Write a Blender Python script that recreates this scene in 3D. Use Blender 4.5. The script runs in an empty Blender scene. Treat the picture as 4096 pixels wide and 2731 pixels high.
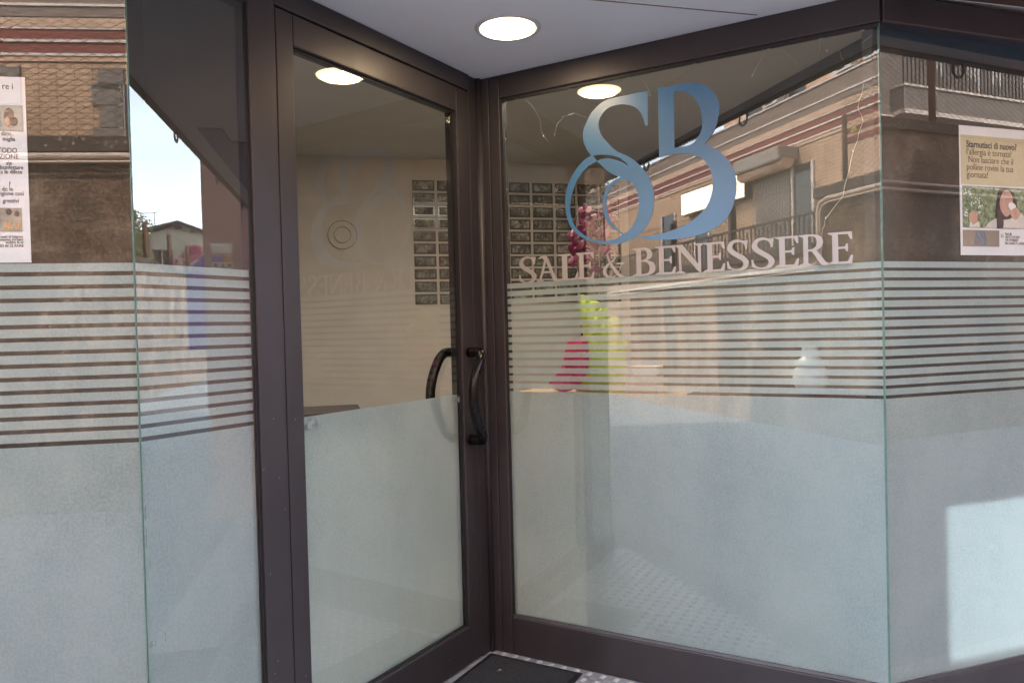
import bpy, bmesh, math, random
from mathutils import Vector, Matrix
random.seed(7)
R = math.radians
sc = bpy.context.scene
C = sc.collection

# ------------------------------------------------------------------ camera
PITCH, ROLL = -.0165, .0256
cam_d = bpy.data.cameras.new("camera"); cam = bpy.data.objects.new("camera", cam_d); C.objects.link(cam)
cam_d.sensor_width = 36; cam_d.lens = 2970 / 4096 * 36; cam_d.clip_start = .05; cam_d.clip_end = 500
fw = Vector((0, math.cos(PITCH), math.sin(PITCH))); up0 = Vector((0, -math.sin(PITCH), math.cos(PITCH))); rt0 = Vector((1, 0, 0))
rt = rt0 * math.cos(ROLL) - up0 * math.sin(ROLL); up = rt0 * math.sin(ROLL) + up0 * math.cos(ROLL)
cam.matrix_world = Matrix.Translation((0, 0, 1.4)) @ Matrix((rt, up, -fw)).transposed().to_4x4()
sc.camera = cam

# ------------------------------------------------------------------ light
HAZE = 3.4
SUN_AZ, SUN_EL = 332, 47          # compass-like: clockwise from +Y
w = bpy.data.worlds.new("World"); sc.world = w; w.use_nodes = True
nt = w.node_tree; nt.nodes.clear()
sky = nt.nodes.new("ShaderNodeTexSky"); sky.sky_type = 'NISHITA'; sky.sun_disc = False
sky.sun_elevation = R(SUN_EL); sky.sun_rotation = R(SUN_AZ); sky.dust_density = 2.5; sky.air_density = 1.0; sky.ozone_density = 1.0
bg = nt.nodes.new("ShaderNodeBackground"); bg.inputs[1].default_value = .15
out = nt.nodes.new("ShaderNodeOutputWorld")
nt.links.new(sky.outputs[0], bg.inputs[0])
# thin bright summer haze lying along the horizon, with a few soft clouds
tc = nt.nodes.new("ShaderNodeTexCoord"); sp_ = nt.nodes.new("ShaderNodeSeparateXYZ"); nt.links.new(tc.outputs['Generated'], sp_.inputs[0])
hr = nt.nodes.new("ShaderNodeValToRGB"); nt.links.new(sp_.outputs[2], hr.inputs[0])
e = hr.color_ramp.elements; e[0].position = 0; e[0].color = (1, 1, 1, 1); e[1].position = .75; e[1].color = (.12, .12, .12, 1)
m_ = e.new(.30); m_.color = (.72, .72, .72, 1)
cn = nt.nodes.new("ShaderNodeTexNoise"); cn.inputs['Scale'].default_value = 3.5; cn.inputs['Detail'].default_value = 6
cmap = nt.nodes.new("ShaderNodeMapping"); cmap.inputs['Scale'].default_value = (1, 1, 3); nt.links.new(tc.outputs['Generated'], cmap.inputs[0]); nt.links.new(cmap.outputs[0], cn.inputs['Vector'])
mr = nt.nodes.new("ShaderNodeMapRange"); mr.inputs[1].default_value = .35; mr.inputs[2].default_value = .7; mr.inputs[3].default_value = .8; mr.inputs[4].default_value = 1.15; nt.links.new(cn.outputs[0], mr.inputs[0])
mm = nt.nodes.new("ShaderNodeMath"); mm.operation = 'MULTIPLY'; nt.links.new(hr.outputs[0], mm.inputs[0]); nt.links.new(mr.outputs[0], mm.inputs[1])
ms = nt.nodes.new("ShaderNodeMath"); ms.operation = 'MULTIPLY'; ms.inputs[1].default_value = HAZE; nt.links.new(mm.outputs[0], ms.inputs[0])
bg2 = nt.nodes.new("ShaderNodeBackground"); bg2.inputs[0].default_value = (.77, .895, 1, 1); nt.links.new(ms.outputs[0], bg2.inputs[1])
ad = nt.nodes.new("ShaderNodeAddShader"); nt.links.new(bg.outputs[0], ad.inputs[0]); nt.links.new(bg2.outputs[0], ad.inputs[1]); nt.links.new(ad.outputs[0], out.inputs[0])
sd = bpy.data.lights.new("sun", 'SUN'); sd.energy = 3.2; sd.angle = R(.5); sd.color = (1, .93, .82)
sun = bpy.data.objects.new("sun", sd); C.objects.link(sun)
sv = Vector((math.sin(R(SUN_AZ)) * math.cos(R(SUN_EL)), math.cos(R(SUN_AZ)) * math.cos(R(SUN_EL)), math.sin(R(SUN_EL))))
sun.rotation_euler = sv.to_track_quat('Z', 'Y').to_euler(); sun.location = sv * 40
sc.view_settings.view_transform = 'Standard'; sc.view_settings.look = 'None'
sc.view_settings.exposure = 2.15; sc.view_settings.gamma = 1; sc.view_settings.use_curve_mapping = False
sc.render.engine = 'CYCLES'
sc.cycles.transparent_max_bounces = 40; sc.cycles.max_bounces = 12; sc.cycles.glossy_bounces = 6
sc.cycles.transmission_bounces = 10; sc.cycles.diffuse_bounces = 4
sc.cycles.caustics_reflective = False; sc.cycles.caustics_refractive = False
sc.cycles.sample_clamp_indirect = 4
sc.cycles.use_denoising = True

# ------------------------------------------------------------------ frames (street: u along the shopfront, w out into the street)
C1 = Vector((-.9593, 1.9013)); K = Vector((-.1181, 3.2457)); C4 = Vector((1.2421, 2.4757))
T = (C4 - C1).normalized(); N = Vector((T.y, -T.x)); RZ = math.atan2(T.y, T.x)
def S(u, w_, z=0): p = C1 + T * u + N * w_; return Vector((p.x, p.y, z))
RZD = math.atan2((K - C1).y, (K - C1).x); RZR = math.atan2((C4 - K).y, (C4 - K).x)
RZ1 = R(90 - 79.94); RZ4 = R(90 - 70.98)
LD = (K - C1).length; LR = (C4 - K).length

# ------------------------------------------------------------------ node helpers
def new_mat(name):
    m = bpy.data.materials.new(name); m.use_nodes = True; t = m.node_tree; t.nodes.clear()
    o = t.nodes.new("ShaderNodeOutputMaterial"); return m, t, o
def nd(t, k, **kw):
    n = t.nodes.new(k)
    for a, b in kw.items():
        if a.startswith('i_'):
            n.inputs[int(a[2:])].default_value = b
        else: setattr(n, a, b)
    return n
def coord(t, scale=(1, 1, 1), rot=(0, 0, 0)):
    g = nd(t, "ShaderNodeTexCoord"); mp = nd(t, "ShaderNodeMapping"); mp.inputs['Scale'].default_value = scale; mp.inputs['Rotation'].default_value = rot
    t.links.new(g.outputs['Object'], mp.inputs[0]); return mp.outputs[0]
def noise(t, vec, scale, detail=4, rough=.55):
    n = nd(t, "ShaderNodeTexNoise"); n.inputs['Scale'].default_value = scale; n.inputs['Detail'].default_value = detail; n.inputs['Roughness'].default_value = rough
    t.links.new(vec, n.inputs['Vector']); return n.outputs[0]
def ramp(t, fac, stops):
    r = nd(t, "ShaderNodeValToRGB"); e = r.color_ramp.elements
    while len(e) < len(stops): e.new(.5)
    for q, (p, c) in zip(e, stops): q.position = p; q.color = (*c, 1) if len(c) == 3 else c
    t.links.new(fac, r.inputs[0]); return r.outputs[0]
def mixc(t, fac, a, b, mode='MIX'):
    m = nd(t, "ShaderNodeMix", data_type='RGBA', blend_type=mode)
    for s, v in ((m.inputs['Factor'], fac), (m.inputs['A'], a), (m.inputs['B'], b)):
        pass
    for idx, v in ((0, fac), (6, a), (7, b)):
        if hasattr(v, 'links') or hasattr(v, 'is_output'): t.links.new(v, m.inputs[idx])
        elif isinstance(v, (int, float)): m.inputs[idx].default_value = v
        else: m.inputs[idx].default_value = (*v, 1) if len(v) == 3 else v
    return m.outputs[2]
def math_(t, op, a, b=None):
    m = nd(t, "ShaderNodeMath", operation=op)
    for i, v in enumerate((a, b)):
        if v is None: continue
        if isinstance(v, (int, float)): m.inputs[i].default_value = v
        else: t.links.new(v, m.inputs[i])
    return m.outputs[0]
def bump(t, h, strength=.3, dist=.01):
    b = nd(t, "ShaderNodeBump"); b.inputs['Strength'].default_value = strength; b.inputs['Distance'].default_value = dist
    t.links.new(h, b.inputs['Height']); return b.outputs[0]
def pbr(name, col, rough=.6, metal=0, bumps=None, vary=.12, vscale=3, emit=None, spec=.5, coat=0, rvary=0):
    m, t, o = new_mat(name); p = nd(t, "ShaderNodeBsdfPrincipled"); t.links.new(p.outputs[0], o.inputs[0])
    v = coord(t)
    n = noise(t, v, vscale, 6)
    a = tuple(c * (1 - vary) for c in col); b = tuple(min(1, c * (1 + vary)) for c in col)
    t.links.new(ramp(t, n, [(.3, a), (.7, b)]), p.inputs['Base Color'])
    p.inputs['Roughness'].default_value = rough; p.inputs['Metallic'].default_value = metal
    p.inputs['Specular IOR Level'].default_value = spec; p.inputs['Coat Weight'].default_value = coat
    if rvary:
        rr = nd(t, "ShaderNodeMapRange"); rr.inputs[3].default_value = rough - rvary; rr.inputs[4].default_value = rough + rvary
        t.links.new(noise(t, v, vscale * 4, 5), rr.inputs[0]); t.links.new(rr.outputs[0], p.inputs['Roughness'])
    if bumps: t.links.new(bump(t, noise(t, v, bumps[0], 5), bumps[1], bumps[2]), p.inputs['Normal'])
    if emit: p.inputs['Emission Color'].default_value = (*emit[0], 1); p.inputs['Emission Strength'].default_value = emit[1]
    return m
def emission(name, col, strength):
    m, t, o = new_mat(name); e = nd(t, "ShaderNodeEmission"); e.inputs[0].default_value = (*col, 1); e.inputs[1].default_value = strength
    t.links.new(e.outputs[0], o.inputs[0]); return m

M = {}
# glazing: sees through, mirrors with the angle-dependent strength of a double-glazed unit
REFL = 1.95
def glass_mat(name, tint, k):
    m, t, o = new_mat(name)
    g = nd(t, "ShaderNodeNewGeometry"); dp = nd(t, "ShaderNodeVectorMath", operation='DOT_PRODUCT')
    t.links.new(g.outputs['Normal'], dp.inputs[0]); t.links.new(g.outputs['Incoming'], dp.inputs[1])
    c = math_(t, 'ABSOLUTE', dp.outputs['Value']); x = math_(t, 'SUBTRACT', 1, c); x5 = math_(t, 'POWER', x, 5)
    f = math_(t, 'ADD', math_(t, 'MULTIPLY', x5, .96), .042); f = math_(t, 'MINIMUM', math_(t, 'MULTIPLY', f, k), .95)
    tr = nd(t, "ShaderNodeBsdfTransparent"); tr.inputs[0].default_value = (*tint, 1)
    gl = nd(t, "ShaderNodeBsdfGlossy"); gl.inputs['Roughness'].default_value = .0; gl.inputs[0].default_value = (1, .985, .96, 1)
    mx = nd(t, "ShaderNodeMixShader"); t.links.new(f, mx.inputs[0]); t.links.new(tr.outputs[0], mx.inputs[1]); t.links.new(gl.outputs[0], mx.inputs[2])
    t.links.new(mx.outputs[0], o.inputs[0]); return m
M['glass'] = glass_mat("window_glass", (.87, .885, .875), REFL)
M['glass_back'] = glass_mat("window_glass_inner_face", (.98, .99, .985), .0)
M['glass_edge'] = pbr("glass_edge", (.20, .32, .29), .25, vary=.2, vscale=20)
# frosted adhesive film
def film_mat():
    m, t, o = new_mat("frosted_film"); v = coord(t)
    big = noise(t, coord(t, (1, 1, .55)), 2.6, 7, .68); mid = noise(t, v, 22, 4, .7); fine = noise(t, v, 150, 3, .7)
    dust = ramp(t, big, [(.36, (.37, .50, .53)), (.5, (.49, .62, .645)), (.64, (.59, .71, .725))])
    dust = mixc(t, ramp(t, mid, [(.42, (0, 0, 0)), (.66, (.35, .35, .35))]), dust, (.68, .75, .76))
    col = mixc(t, ramp(t, fine, [(.44, (0, 0, 0)), (.56, (.6, .6, .6))]), dust, (.78, .86, .87))
    df = nd(t, "ShaderNodeBsdfDiffuse"); t.links.new(col, df.inputs[0])
    tl = nd(t, "ShaderNodeBsdfTranslucent"); tl.inputs[0].default_value = (.70, .82, .82, 1)
    rf = nd(t, "ShaderNodeBsdfRefraction"); rf.inputs[0].default_value = (.80, .91, .91, 1); rf.inputs['IOR'].default_value = 1.14; rf.inputs['Roughness'].default_value = .5
    m1 = nd(t, "ShaderNodeMixShader"); m1.inputs[0].default_value = .44; m2 = nd(t, "ShaderNodeMixShader"); m2.inputs[0].default_value = .26
    t.links.new(tl.outputs[0], m2.inputs[2]); t.links.new(rf.outputs[0], m2.inputs[1])
    t.links.new(m2.outputs[0], m1.inputs[2]); t.links.new(df.outputs[0], m1.inputs[1])
    t.links.new(m1.outputs[0], o.inputs[0]); return m
M['film'] = film_mat()
def frame_mat():
    m, t, o = new_mat("dark_bronze_aluminium"); p = nd(t, "ShaderNodeBsdfPrincipled"); t.links.new(p.outputs[0], o.inputs[0])
    v = coord(t, (1, 1, .35)); n = noise(t, v, 5, 6)
    t.links.new(ramp(t, n, [(.3, (.040, .035, .040)), (.7, (.055, .048, .054))]), p.inputs['Base Color'])
    rr = nd(t, "ShaderNodeMapRange"); rr.inputs[3].default_value = .36; rr.inputs[4].default_value = .52
    t.links.new(noise(t, v, 14, 6), rr.inputs[0]); t.links.new(rr.outputs[0], p.inputs['Roughness'])
    p.inputs['Metallic'].default_value = .35
    t.links.new(bump(t, noise(t, v, 500, 2), .04, .001), p.inputs['Normal'])
    return m
M['frame'] = frame_mat()
M['rubber'] = pbr("black_gasket", (.012, .012, .013), .6)
M['handle'] = pbr("black_lacquer_handle", (.008, .007, .008), .17, spec=.22, vary=.3, vscale=30)
M['ceiling'] = pbr("white_soffit_paint", (.84, .83, .85), .85, bumps=(140, .08, .003), vary=.04, vscale=2)
M['seam'] = pbr("brown_joint", (.16, .07, .05), .8)
M['blue'] = pbr("blue_trim", (.03, .16, .33), .5)
M['iwall'] = pbr("cream_interior_wall", (.64, .575, .51), .9, bumps=(60, .2, .004), vary=.06, vscale=5)
M['iwarm'] = pbr('taupe_added_partition', (.12, .115, .105), .9, vary=.08)
M['film_shade'] = pbr('grey_blue_film_shade', (.16, .20, .25), .7, vary=.1)
M['grime'] = pbr('grey_grime', (.20, .23, .24), .8)
M['greypave'] = pbr('grey_paving', (.17, .17, .175), .8, bumps=(90, .2, .004), vary=.15, vscale=8)
M['signplate'] = pbr('bright_sign_plate', (.88, .78, .62), .4, vary=.04)
M['residue'] = pbr('film_residue', (.22, .26, .265), .7, vary=.2, vscale=80)
M['ringc'] = pbr('dull_ring', (.33, .29, .25), .8)
M['iceil'] = pbr("cream_interior_ceiling", (.72, .68, .63), .9, vary=.04)
M['ifloor'] = pbr("pale_tile_floor", (.42, .40, .36), .35, vary=.1)
M['lamp'] = emission("downlight_diffuser", (1, .80, .48), 4.0)
M['ilamp'] = emission("interior_downlight", (1, .84, .6), 10)
M['trimwhite'] = pbr("white_lamp_ring", (.6, .58, .58), .4)
M['paper'] = pbr("white_poster_paper", (.80, .80, .85), .6, vary=.03, vscale=8)
M['ink'] = pbr("dark_ink", (.05, .05, .06), .7)
M['brownink'] = pbr("brown_ink", (.13, .08, .05), .7)
M['beige'] = pbr("beige_print", (.60, .52, .34), .6, vary=.05)
M['kraft'] = pbr("taupe_print", (.30, .24, .19), .6, vary=.05)
M['logo'] = pbr("blue_vinyl", (.030, .145, .32), .36, spec=.75, vary=.18, vscale=1.6)
M['letter'] = pbr("silver_grey_vinyl", (.35, .33, .325), .45, vary=.05, vscale=6)
M['logoprint'] = pbr("blue_print", (.10, .22, .40), .6)
M['skin'] = pbr("printed_skin", (.55, .33, .25), .6, vary=.15, vscale=40)
M['hair'] = pbr("printed_dark_hair", (.05, .03, .03), .6, vary=.3, vscale=60)
M['white'] = pbr("white_print", (.8, .78, .76), .6)
M['sweater'] = pbr("printed_cream_sweater", (.68, .62, .58), .7, vary=.1, vscale=60)
def leafy(name, a, b, sc_):
    m, t, o = new_mat(name); p = nd(t, "ShaderNodeBsdfPrincipled"); t.links.new(p.outputs[0], o.inputs[0])
    t.links.new(ramp(t, noise(t, coord(t), sc_, 5, .7), [(.35, a), (.6, b)]), p.inputs['Base Color']); p.inputs['Roughness'].default_value = .7; return m
M['foliageprint'] = leafy("printed_foliage", (.05, .09, .04), (.32, .38, .22), 70)
M['mixprint'] = leafy("printed_room", (.45, .42, .36), (.30, .25, .2), 40)
def blocks_mat():
    m, t, o = new_mat("wavy_glass_block"); p = nd(t, "ShaderNodeBsdfPrincipled"); t.links.new(p.outputs[0], o.inputs[0]); v = coord(t)
    n = noise(t, v, 26, 3, .6)
    t.links.new(ramp(t, noise(t, v, 9, 5, .7), [(.3, (.05, .042, .034)), (.52, (.16, .15, .12)), (.68, (.55, .52, .44))]), p.inputs['Base Color'])  # pale noise spots paint the glass highlights into the colour
    p.inputs['Roughness'].default_value = .06; p.inputs['Specular IOR Level'].default_value = 1.0
    t.links.new(bump(t, n, 1.0, .03), p.inputs['Normal']); return m
M['block'] = blocks_mat()
M['blockrim'] = pbr("glass_block_rim", (.06, .06, .05), .15, spec=.8)
M['grout'] = pbr("cream_grout", (.66, .58, .50), .9)
def stucco():
    m, t, o = new_mat("rough_brown_render"); p = nd(t, "ShaderNodeBsdfPrincipled"); t.links.new(p.outputs[0], o.inputs[0]); v = coord(t)
    n1 = noise(t, v, 1.5, 9, .75); st = noise(t, coord(t, (5, 5, .35)), 1.2, 5, .65); md = noise(t, coord(t, (1, 1, 1.6)), 11, 5, .75)
    base = ramp(t, n1, [(.42, (.09, .045, .03)), (.5, (.25, .145, .095)), (.58, (.52, .35, .245))])
    base = mixc(t, ramp(t, st, [(.5, (0, 0, 0)), (.68, (.7, .7, .7))]), base, (.12, .075, .05))
    base = mixc(t, ramp(t, md, [(.42, (.7, .7, .7)), (.52, (0, 0, 0))]), base, (.07, .042, .028))
    grit = noise(t, v, 34, 3, .6)
    base = mixc(t, ramp(t, grit, [(.5, (0, 0, 0)), (.62, (.45, .45, .45))]), base, (.58, .40, .28))
    t.links.new(base, p.inputs['Base Color']); p.inputs['Roughness'].default_value = .95
    t.links.new(bump(t, math_(t, 'ADD', grit, math_(t, 'MULTIPLY', md, 2)), .9, .03), p.inputs['Normal']); return m
M['stucco'] = stucco()
def sunny_stained():  # lighter orange paints in sunlight on this stretch; the streaks are stains
    m, t, o = new_mat("sunlit_orange_render_with_stains"); p = nd(t, "ShaderNodeBsdfPrincipled"); t.links.new(p.outputs[0], o.inputs[0]); v = coord(t)
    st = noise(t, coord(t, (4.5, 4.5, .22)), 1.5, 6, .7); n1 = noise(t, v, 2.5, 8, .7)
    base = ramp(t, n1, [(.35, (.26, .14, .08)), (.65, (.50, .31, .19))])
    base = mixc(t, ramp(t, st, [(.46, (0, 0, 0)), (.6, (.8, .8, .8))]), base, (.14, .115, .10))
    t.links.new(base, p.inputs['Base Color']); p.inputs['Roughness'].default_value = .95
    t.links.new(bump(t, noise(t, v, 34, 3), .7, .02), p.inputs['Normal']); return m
M['stucco_sunny'] = sunny_stained()
def pebble():
    m, t, o = new_mat("exposed_pebble_coping"); p = nd(t, "ShaderNodeBsdfPrincipled"); t.links.new(p.outputs[0], o.inputs[0])
    vo = nd(t, "ShaderNodeTexVoronoi"); vo.inputs['Scale'].default_value = 17; t.links.new(coord(t), vo.inputs['Vector'])
    t.links.new(ramp(t, vo.outputs['Distance'], [(.14, (.42, .31, .23)), (.3, (.07, .05, .04))]), p.inputs['Base Color']); p.inputs['Roughness'].default_value = .9; return m
M['pebble'] = pebble()
def siding(name, c1, c2, bw, bh):
    m, t, o = new_mat(name); p = nd(t, "ShaderNodeBsdfPrincipled"); t.links.new(p.outputs[0], o.inputs[0])
    g = nd(t, "ShaderNodeTexCoord"); s = nd(t, "ShaderNodeSeparateXYZ"); c = nd(t, "ShaderNodeCombineXYZ")
    t.links.new(g.outputs['Object'], s.inputs[0]); t.links.new(math_(t, 'ADD', s.outputs[0], s.outputs[1]), c.inputs[0]); t.links.new(s.outputs[2], c.inputs[1])
    b = nd(t, "ShaderNodeTexBrick"); t.links.new(c.outputs[0], b.inputs[0]); b.offset = 0
    b.inputs['Color1'].default_value = (*c1, 1); b.inputs['Color2'].default_value = (*c2, 1); b.inputs['Mortar'].default_value = (c1[0] * .35, c1[1] * .35, c1[2] * .35, 1)
    b.inputs['Scale'].default_value = 1; b.inputs['Mortar Size'].default_value = .008; b.inputs['Brick Width'].default_value = bw; b.inputs['Row Height'].default_value = bh
    t.links.new(mixc(t, .25, b.outputs[0], ramp(t, noise(t, c.outputs[0], 2, 5), [(.3, (.12, .07, .04)), (.7, (.6, .4, .26))])), p.inputs['Base Color'])
    p.inputs['Roughness'].default_value = .85; return m
M['siding'] = siding("orange_clinker_tiles", (.54, .32, .19), (.60, .37, .23), .26, .085)
M['peach'] = pbr("peach_render", (.58, .36, .24), .9, bumps=(30, .2, .01), vary=.1)
M['cream'] = pbr("cream_house_render", (.55, .47, .36), .9, vary=.08, vscale=.4)
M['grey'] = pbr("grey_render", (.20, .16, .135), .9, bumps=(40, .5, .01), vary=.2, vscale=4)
M['greyband'] = pbr("roughcast_grey_band", (.24, .17, .135), .95, bumps=(30, .8, .02), vary=.3, vscale=12)
M['ledge'] = pbr("pale_stone_ledge", (.66, .53, .45), .7, vary=.1)
M['red'] = pbr("dark_red_stripe", (.22, .05, .03), .7, vary=.15)
M['dark'] = pbr("dark_window", (.03, .025, .025), .15)
M['shutter'] = pbr("dark_lattice_shutter", (.10, .07, .055), .5, vary=.3, vscale=30)
M['acw'] = pbr("white_metal_unit", (.6, .55, .5), .5)
M['iron'] = pbr("brown_iron", (.05, .032, .024), .5, metal=.4)
M['rust'] = pbr("rusty_post", (.12, .055, .03), .8, vary=.3, vscale=12)
M['pipe'] = pbr("painted_pipe", (.62, .47, .37), .5, vary=.15, vscale=6)
M['wire'] = pbr("green_grey_wire", (.06, .065, .05), .6)
M['asphalt'] = pbr("asphalt", (.27, .28, .30), .9, bumps=(60, .5, .01), vary=.25, vscale=6)
M['paving'] = pbr("pale_granite_paving", (.5, .49, .48), .7, bumps=(90, .2, .004), vary=.12, vscale=8)
M['pinkwall'] = pbr("dusty_pink_render", (.62, .37, .31), .9, bumps=(40, .3, .01), vary=.12, vscale=2)
M['tile'] = pbr("dark_roof_tile", (.045, .038, .04), .8, vary=.3, vscale=5)
M['terra'] = pbr("terracotta_roof", (.30, .14, .08), .8, vary=.25, vscale=5)
M['leaf'] = leafy("olive_leaves", (.06, .08, .025), (.20, .20, .07), 2.5)
M['bark'] = pbr("bark", (.09, .06, .045), .9)
M['magenta'] = pbr("magenta_bougainvillea", (.35, .02, .11), .6, vary=.3, vscale=8)
M['orchid'] = pbr("magenta_orchid_petal", (.15, .004, .055), .5, vary=.35, vscale=30)
M['orchidpale'] = pbr("pale_orchid_bud", (.28, .08, .15), .5, vary=.25, vscale=30)
M['stem'] = pbr("dark_orchid_stem", (.05, .025, .03), .6)
M['lime'] = pbr("lime_tissue_paper", (.55, .68, .04), .6, vary=.15, vscale=12)
M['hotpink'] = pbr("hot_pink_tissue", (.85, .07, .22), .6, vary=.12, vscale=12)
M['porcelain'] = pbr("white_porcelain", (.82, .84, .85), .3, vary=.05)
M['wood'] = pbr("light_wood", (.42, .30, .20), .5, vary=.2, vscale=20)
M['darkwood'] = pbr("dark_brown_counter", (.07, .04, .032), .4, vary=.2, vscale=10)
M['mat'] = pbr("charcoal_loop_carpet", (.035, .036, .042), .95, bumps=(420, 1.0, .006), vary=.5, vscale=240)
M['matrub'] = pbr("black_mat_rubber", (.014, .014, .018), .45)
M['alu'] = pbr("worn_aluminium", (.33, .34, .36), .5, metal=.3, bumps=(200, .15, .002), vary=.25, vscale=18, rvary=.12)
M['alurib'] = pbr("bright_tread_bars", (.50, .50, .515), .45, metal=.3, vary=.15, vscale=40)
M['bulb'] = pbr("clear_bead", (.75, .72, .68), .2)
M['cwire'] = pbr("silver_wire", (.62, .58, .5), .4, metal=.3)
M['awning_glow'] = emission("white_awning_sun_glow", (1, .86, .58), 5)  # glow imitates sunlight on white awning cloth
M['panel'] = emission("sun_patch_glow", (.82, .93, 1), .34)  # glow imitates sunlight on the film; no lamp belongs here
M['orange'] = pbr("orange_print", (.80, .34, .08), .6)
M['violet'] = pbr("violet_print_and_beam", (.32, .17, .62), .6)
M['yellow'] = pbr("yellow_sign", (.6, .42, .04), .5)
M['straw'] = pbr("dry_leaf", (.5, .45, .25), .8)

# ------------------------------------------------------------------ mesh helpers
class MB:
    def __init__(s): s.bm = bmesh.new()
    def box(s, x0, x1, y0, y1, z0, z1, bev=0, mi=0):
        q = bmesh.ops.create_cube(s.bm, size=1)['verts']
        for v in q:
            v.co = Vector((x0 if v.co.x < 0 else x1, y0 if v.co.y < 0 else y1, z0 if v.co.z < 0 else z1))
        if bev:
            es = {e for v in q for e in v.link_edges}
            bmesh.ops.bevel(s.bm, geom=list(es), offset=bev, segments=2, affect='EDGES', profile=.5)
        return s
    def tube(s, pts, r, seg=8, caps=True):
        pts = [Vector(p) for p in pts]; rs = r if isinstance(r, (list, tuple)) else [r] * len(pts); rings = []
        ref = Vector((.13, .27, 1)).normalized(); prev = None
        for i, p in enumerate(pts):
            d = (pts[min(i + 1, len(pts) - 1)] - pts[max(i - 1, 0)])
            if d.length < 1e-9: d = Vector((0, 0, 1))
            d.normalize()
            if prev is None:
                a = d.cross(ref)
                if a.length < .05: a = d.cross(Vector((1, 0, 0)))
            else: a = prev - d * prev.dot(d)
            a.normalize(); prev = a; b = d.cross(a)
            rings.append([s.bm.verts.new(p + a * (math.cos(2 * math.pi * k / seg) * rs[i]) + b * (math.sin(2 * math.pi * k / seg) * rs[i])) for k in range(seg)])
        for i in range(len(rings) - 1):
            for k in range(seg):
                f = s.bm.faces.new((rings[i][k], rings[i][(k + 1) % seg], rings[i + 1][(k + 1) % seg], rings[i + 1][k])); f.smooth = seg > 5
        if caps and seg > 2:
            s.bm.faces.new(rings[0][::-1]); s.bm.faces.new(rings[-1])
        return s
    def lathe(s, prof, c=(0, 0, 0), seg=32):
        rings = []
        for r, z in prof:
            rings.append([s.bm.verts.new((c[0] + r * math.cos(2 * math.pi * k / seg), c[1] + r * math.sin(2 * math.pi * k / seg), c[2] + z)) for k in range(seg)])
        for i in range(len(rings) - 1):
            for k in range(seg):
                f = s.bm.faces.new((rings[i][k], rings[i][(k + 1) % seg], rings[i + 1][(k + 1) % seg], rings[i + 1][k])); f.smooth = True
        s.bm.faces.new(rings[0][::-1]); s.bm.faces.new(rings[-1]); return s
    def poly(s, pts, h):           # flat polygon extruded by vector h
        h = Vector(h); a = [s.bm.verts.new(Vector(p)) for p in pts]; b = [s.bm.verts.new(Vector(p) + h) for p in pts]; n = len(a)
        s.bm.faces.new(a[::-1]); s.bm.faces.new(b)
        for i in range(n): s.bm.faces.new((a[i], a[(i + 1) % n], b[(i + 1) % n], b[i]))
        return s
    def ell(s, c, rx, ry, rz, rot=None, sub=2):
        q = bmesh.ops.create_icosphere(s.bm, subdivisions=sub, radius=1)['verts']; rm = rot or Matrix.Identity(3)
        for v in q: v.co = Vector(c) + rm @ Vector((v.co.x * rx, v.co.y * ry, v.co.z * rz))
        for f in {f for v in q for f in v.link_faces}: f.smooth = True
        return s
    def build(s, name, mat, parent=None):
        bmesh.ops.recalc_face_normals(s.bm, faces=s.bm.faces[:])
        me = bpy.data.meshes.new(name); s.bm.to_mesh(me); s.bm.free()
        for m_ in (mat if isinstance(mat, (list, tuple)) else [mat]): me.materials.append(m_)
        o = bpy.data.objects.new(name, me); C.objects.link(o)
        if parent is not None: o.parent = parent
        return o
def tag(o, label=None, cat=None, group=None, kind=None):
    if label: o['label'] = label
    if cat: o['category'] = cat
    if group: o['group'] = group
    if kind: o['kind'] = kind
    return o
def thing(name, label, cat, loc, rz=0, group=None):
    o = bpy.data.objects.new(name, None); o.empty_display_size = .1; C.objects.link(o); o.location = loc; o.rotation_euler = (0, 0, rz)
    return tag(o, label, cat, group)
def copy_thing(root, loc, label, rz=None):
    r = root.copy(); C.objects.link(r); r.location = loc; r['label'] = label
    if rz is not None: r.rotation_euler = (0, 0, rz)
    for ch in list(root.children):
        c = ch.copy(); C.objects.link(c); c.parent = r
        for g in ch.children:
            d = g.copy(); C.objects.link(d); d.parent = c
    return r
def cr(pts, n=6):                 # closed outline, Catmull-Rom between corners flagged by a third value
    P = [Vector((p[0], p[1])) for p in pts]; cn = [len(p) > 2 for p in pts]; L = len(P); o = []
    for i in range(L):
        a, b = P[i], P[(i + 1) % L]; o.append(a)
        if cn[i] and cn[(i + 1) % L]: continue
        pa = P[i - 1] if not cn[i] else a; pb = P[(i + 2) % L] if not cn[(i + 1) % L] else b
        for k in range(1, n):
            t = k / n
            o.append(.5 * ((2 * a) + (b - pa) * t + (2 * pa - 5 * a + 4 * b - pb) * t * t + (3 * a - pa - 3 * b + pb) * t ** 3))
    return o
def shape(name, loops, mat, parent, y, thick=.0006, flip=False):   # filled outline(s) standing in the local x-z plane
    cu = bpy.data.curves.new(name, 'CURVE'); cu.dimensions = '2D'; cu.fill_mode = 'BOTH'; cu.extrude = thick
    for lp in loops:
        sp = cu.splines.new('POLY'); sp.points.add(len(lp) - 1); sp.use_cyclic_u = True
        for q, p in zip(sp.points, lp): q.co = (p[0], p[1], 0, 1)
    tmp = bpy.data.objects.new(name, cu); me = bpy.data.meshes.new_from_object(tmp); bpy.data.objects.remove(tmp)
    for v in me.vertices: v.co = Vector((v.co.x, y - v.co.z, v.co.y))
    me.materials.clear(); me.materials.append(mat)
    o = bpy.data.objects.new(name, me); C.objects.link(o); o.parent = parent; return o
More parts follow.
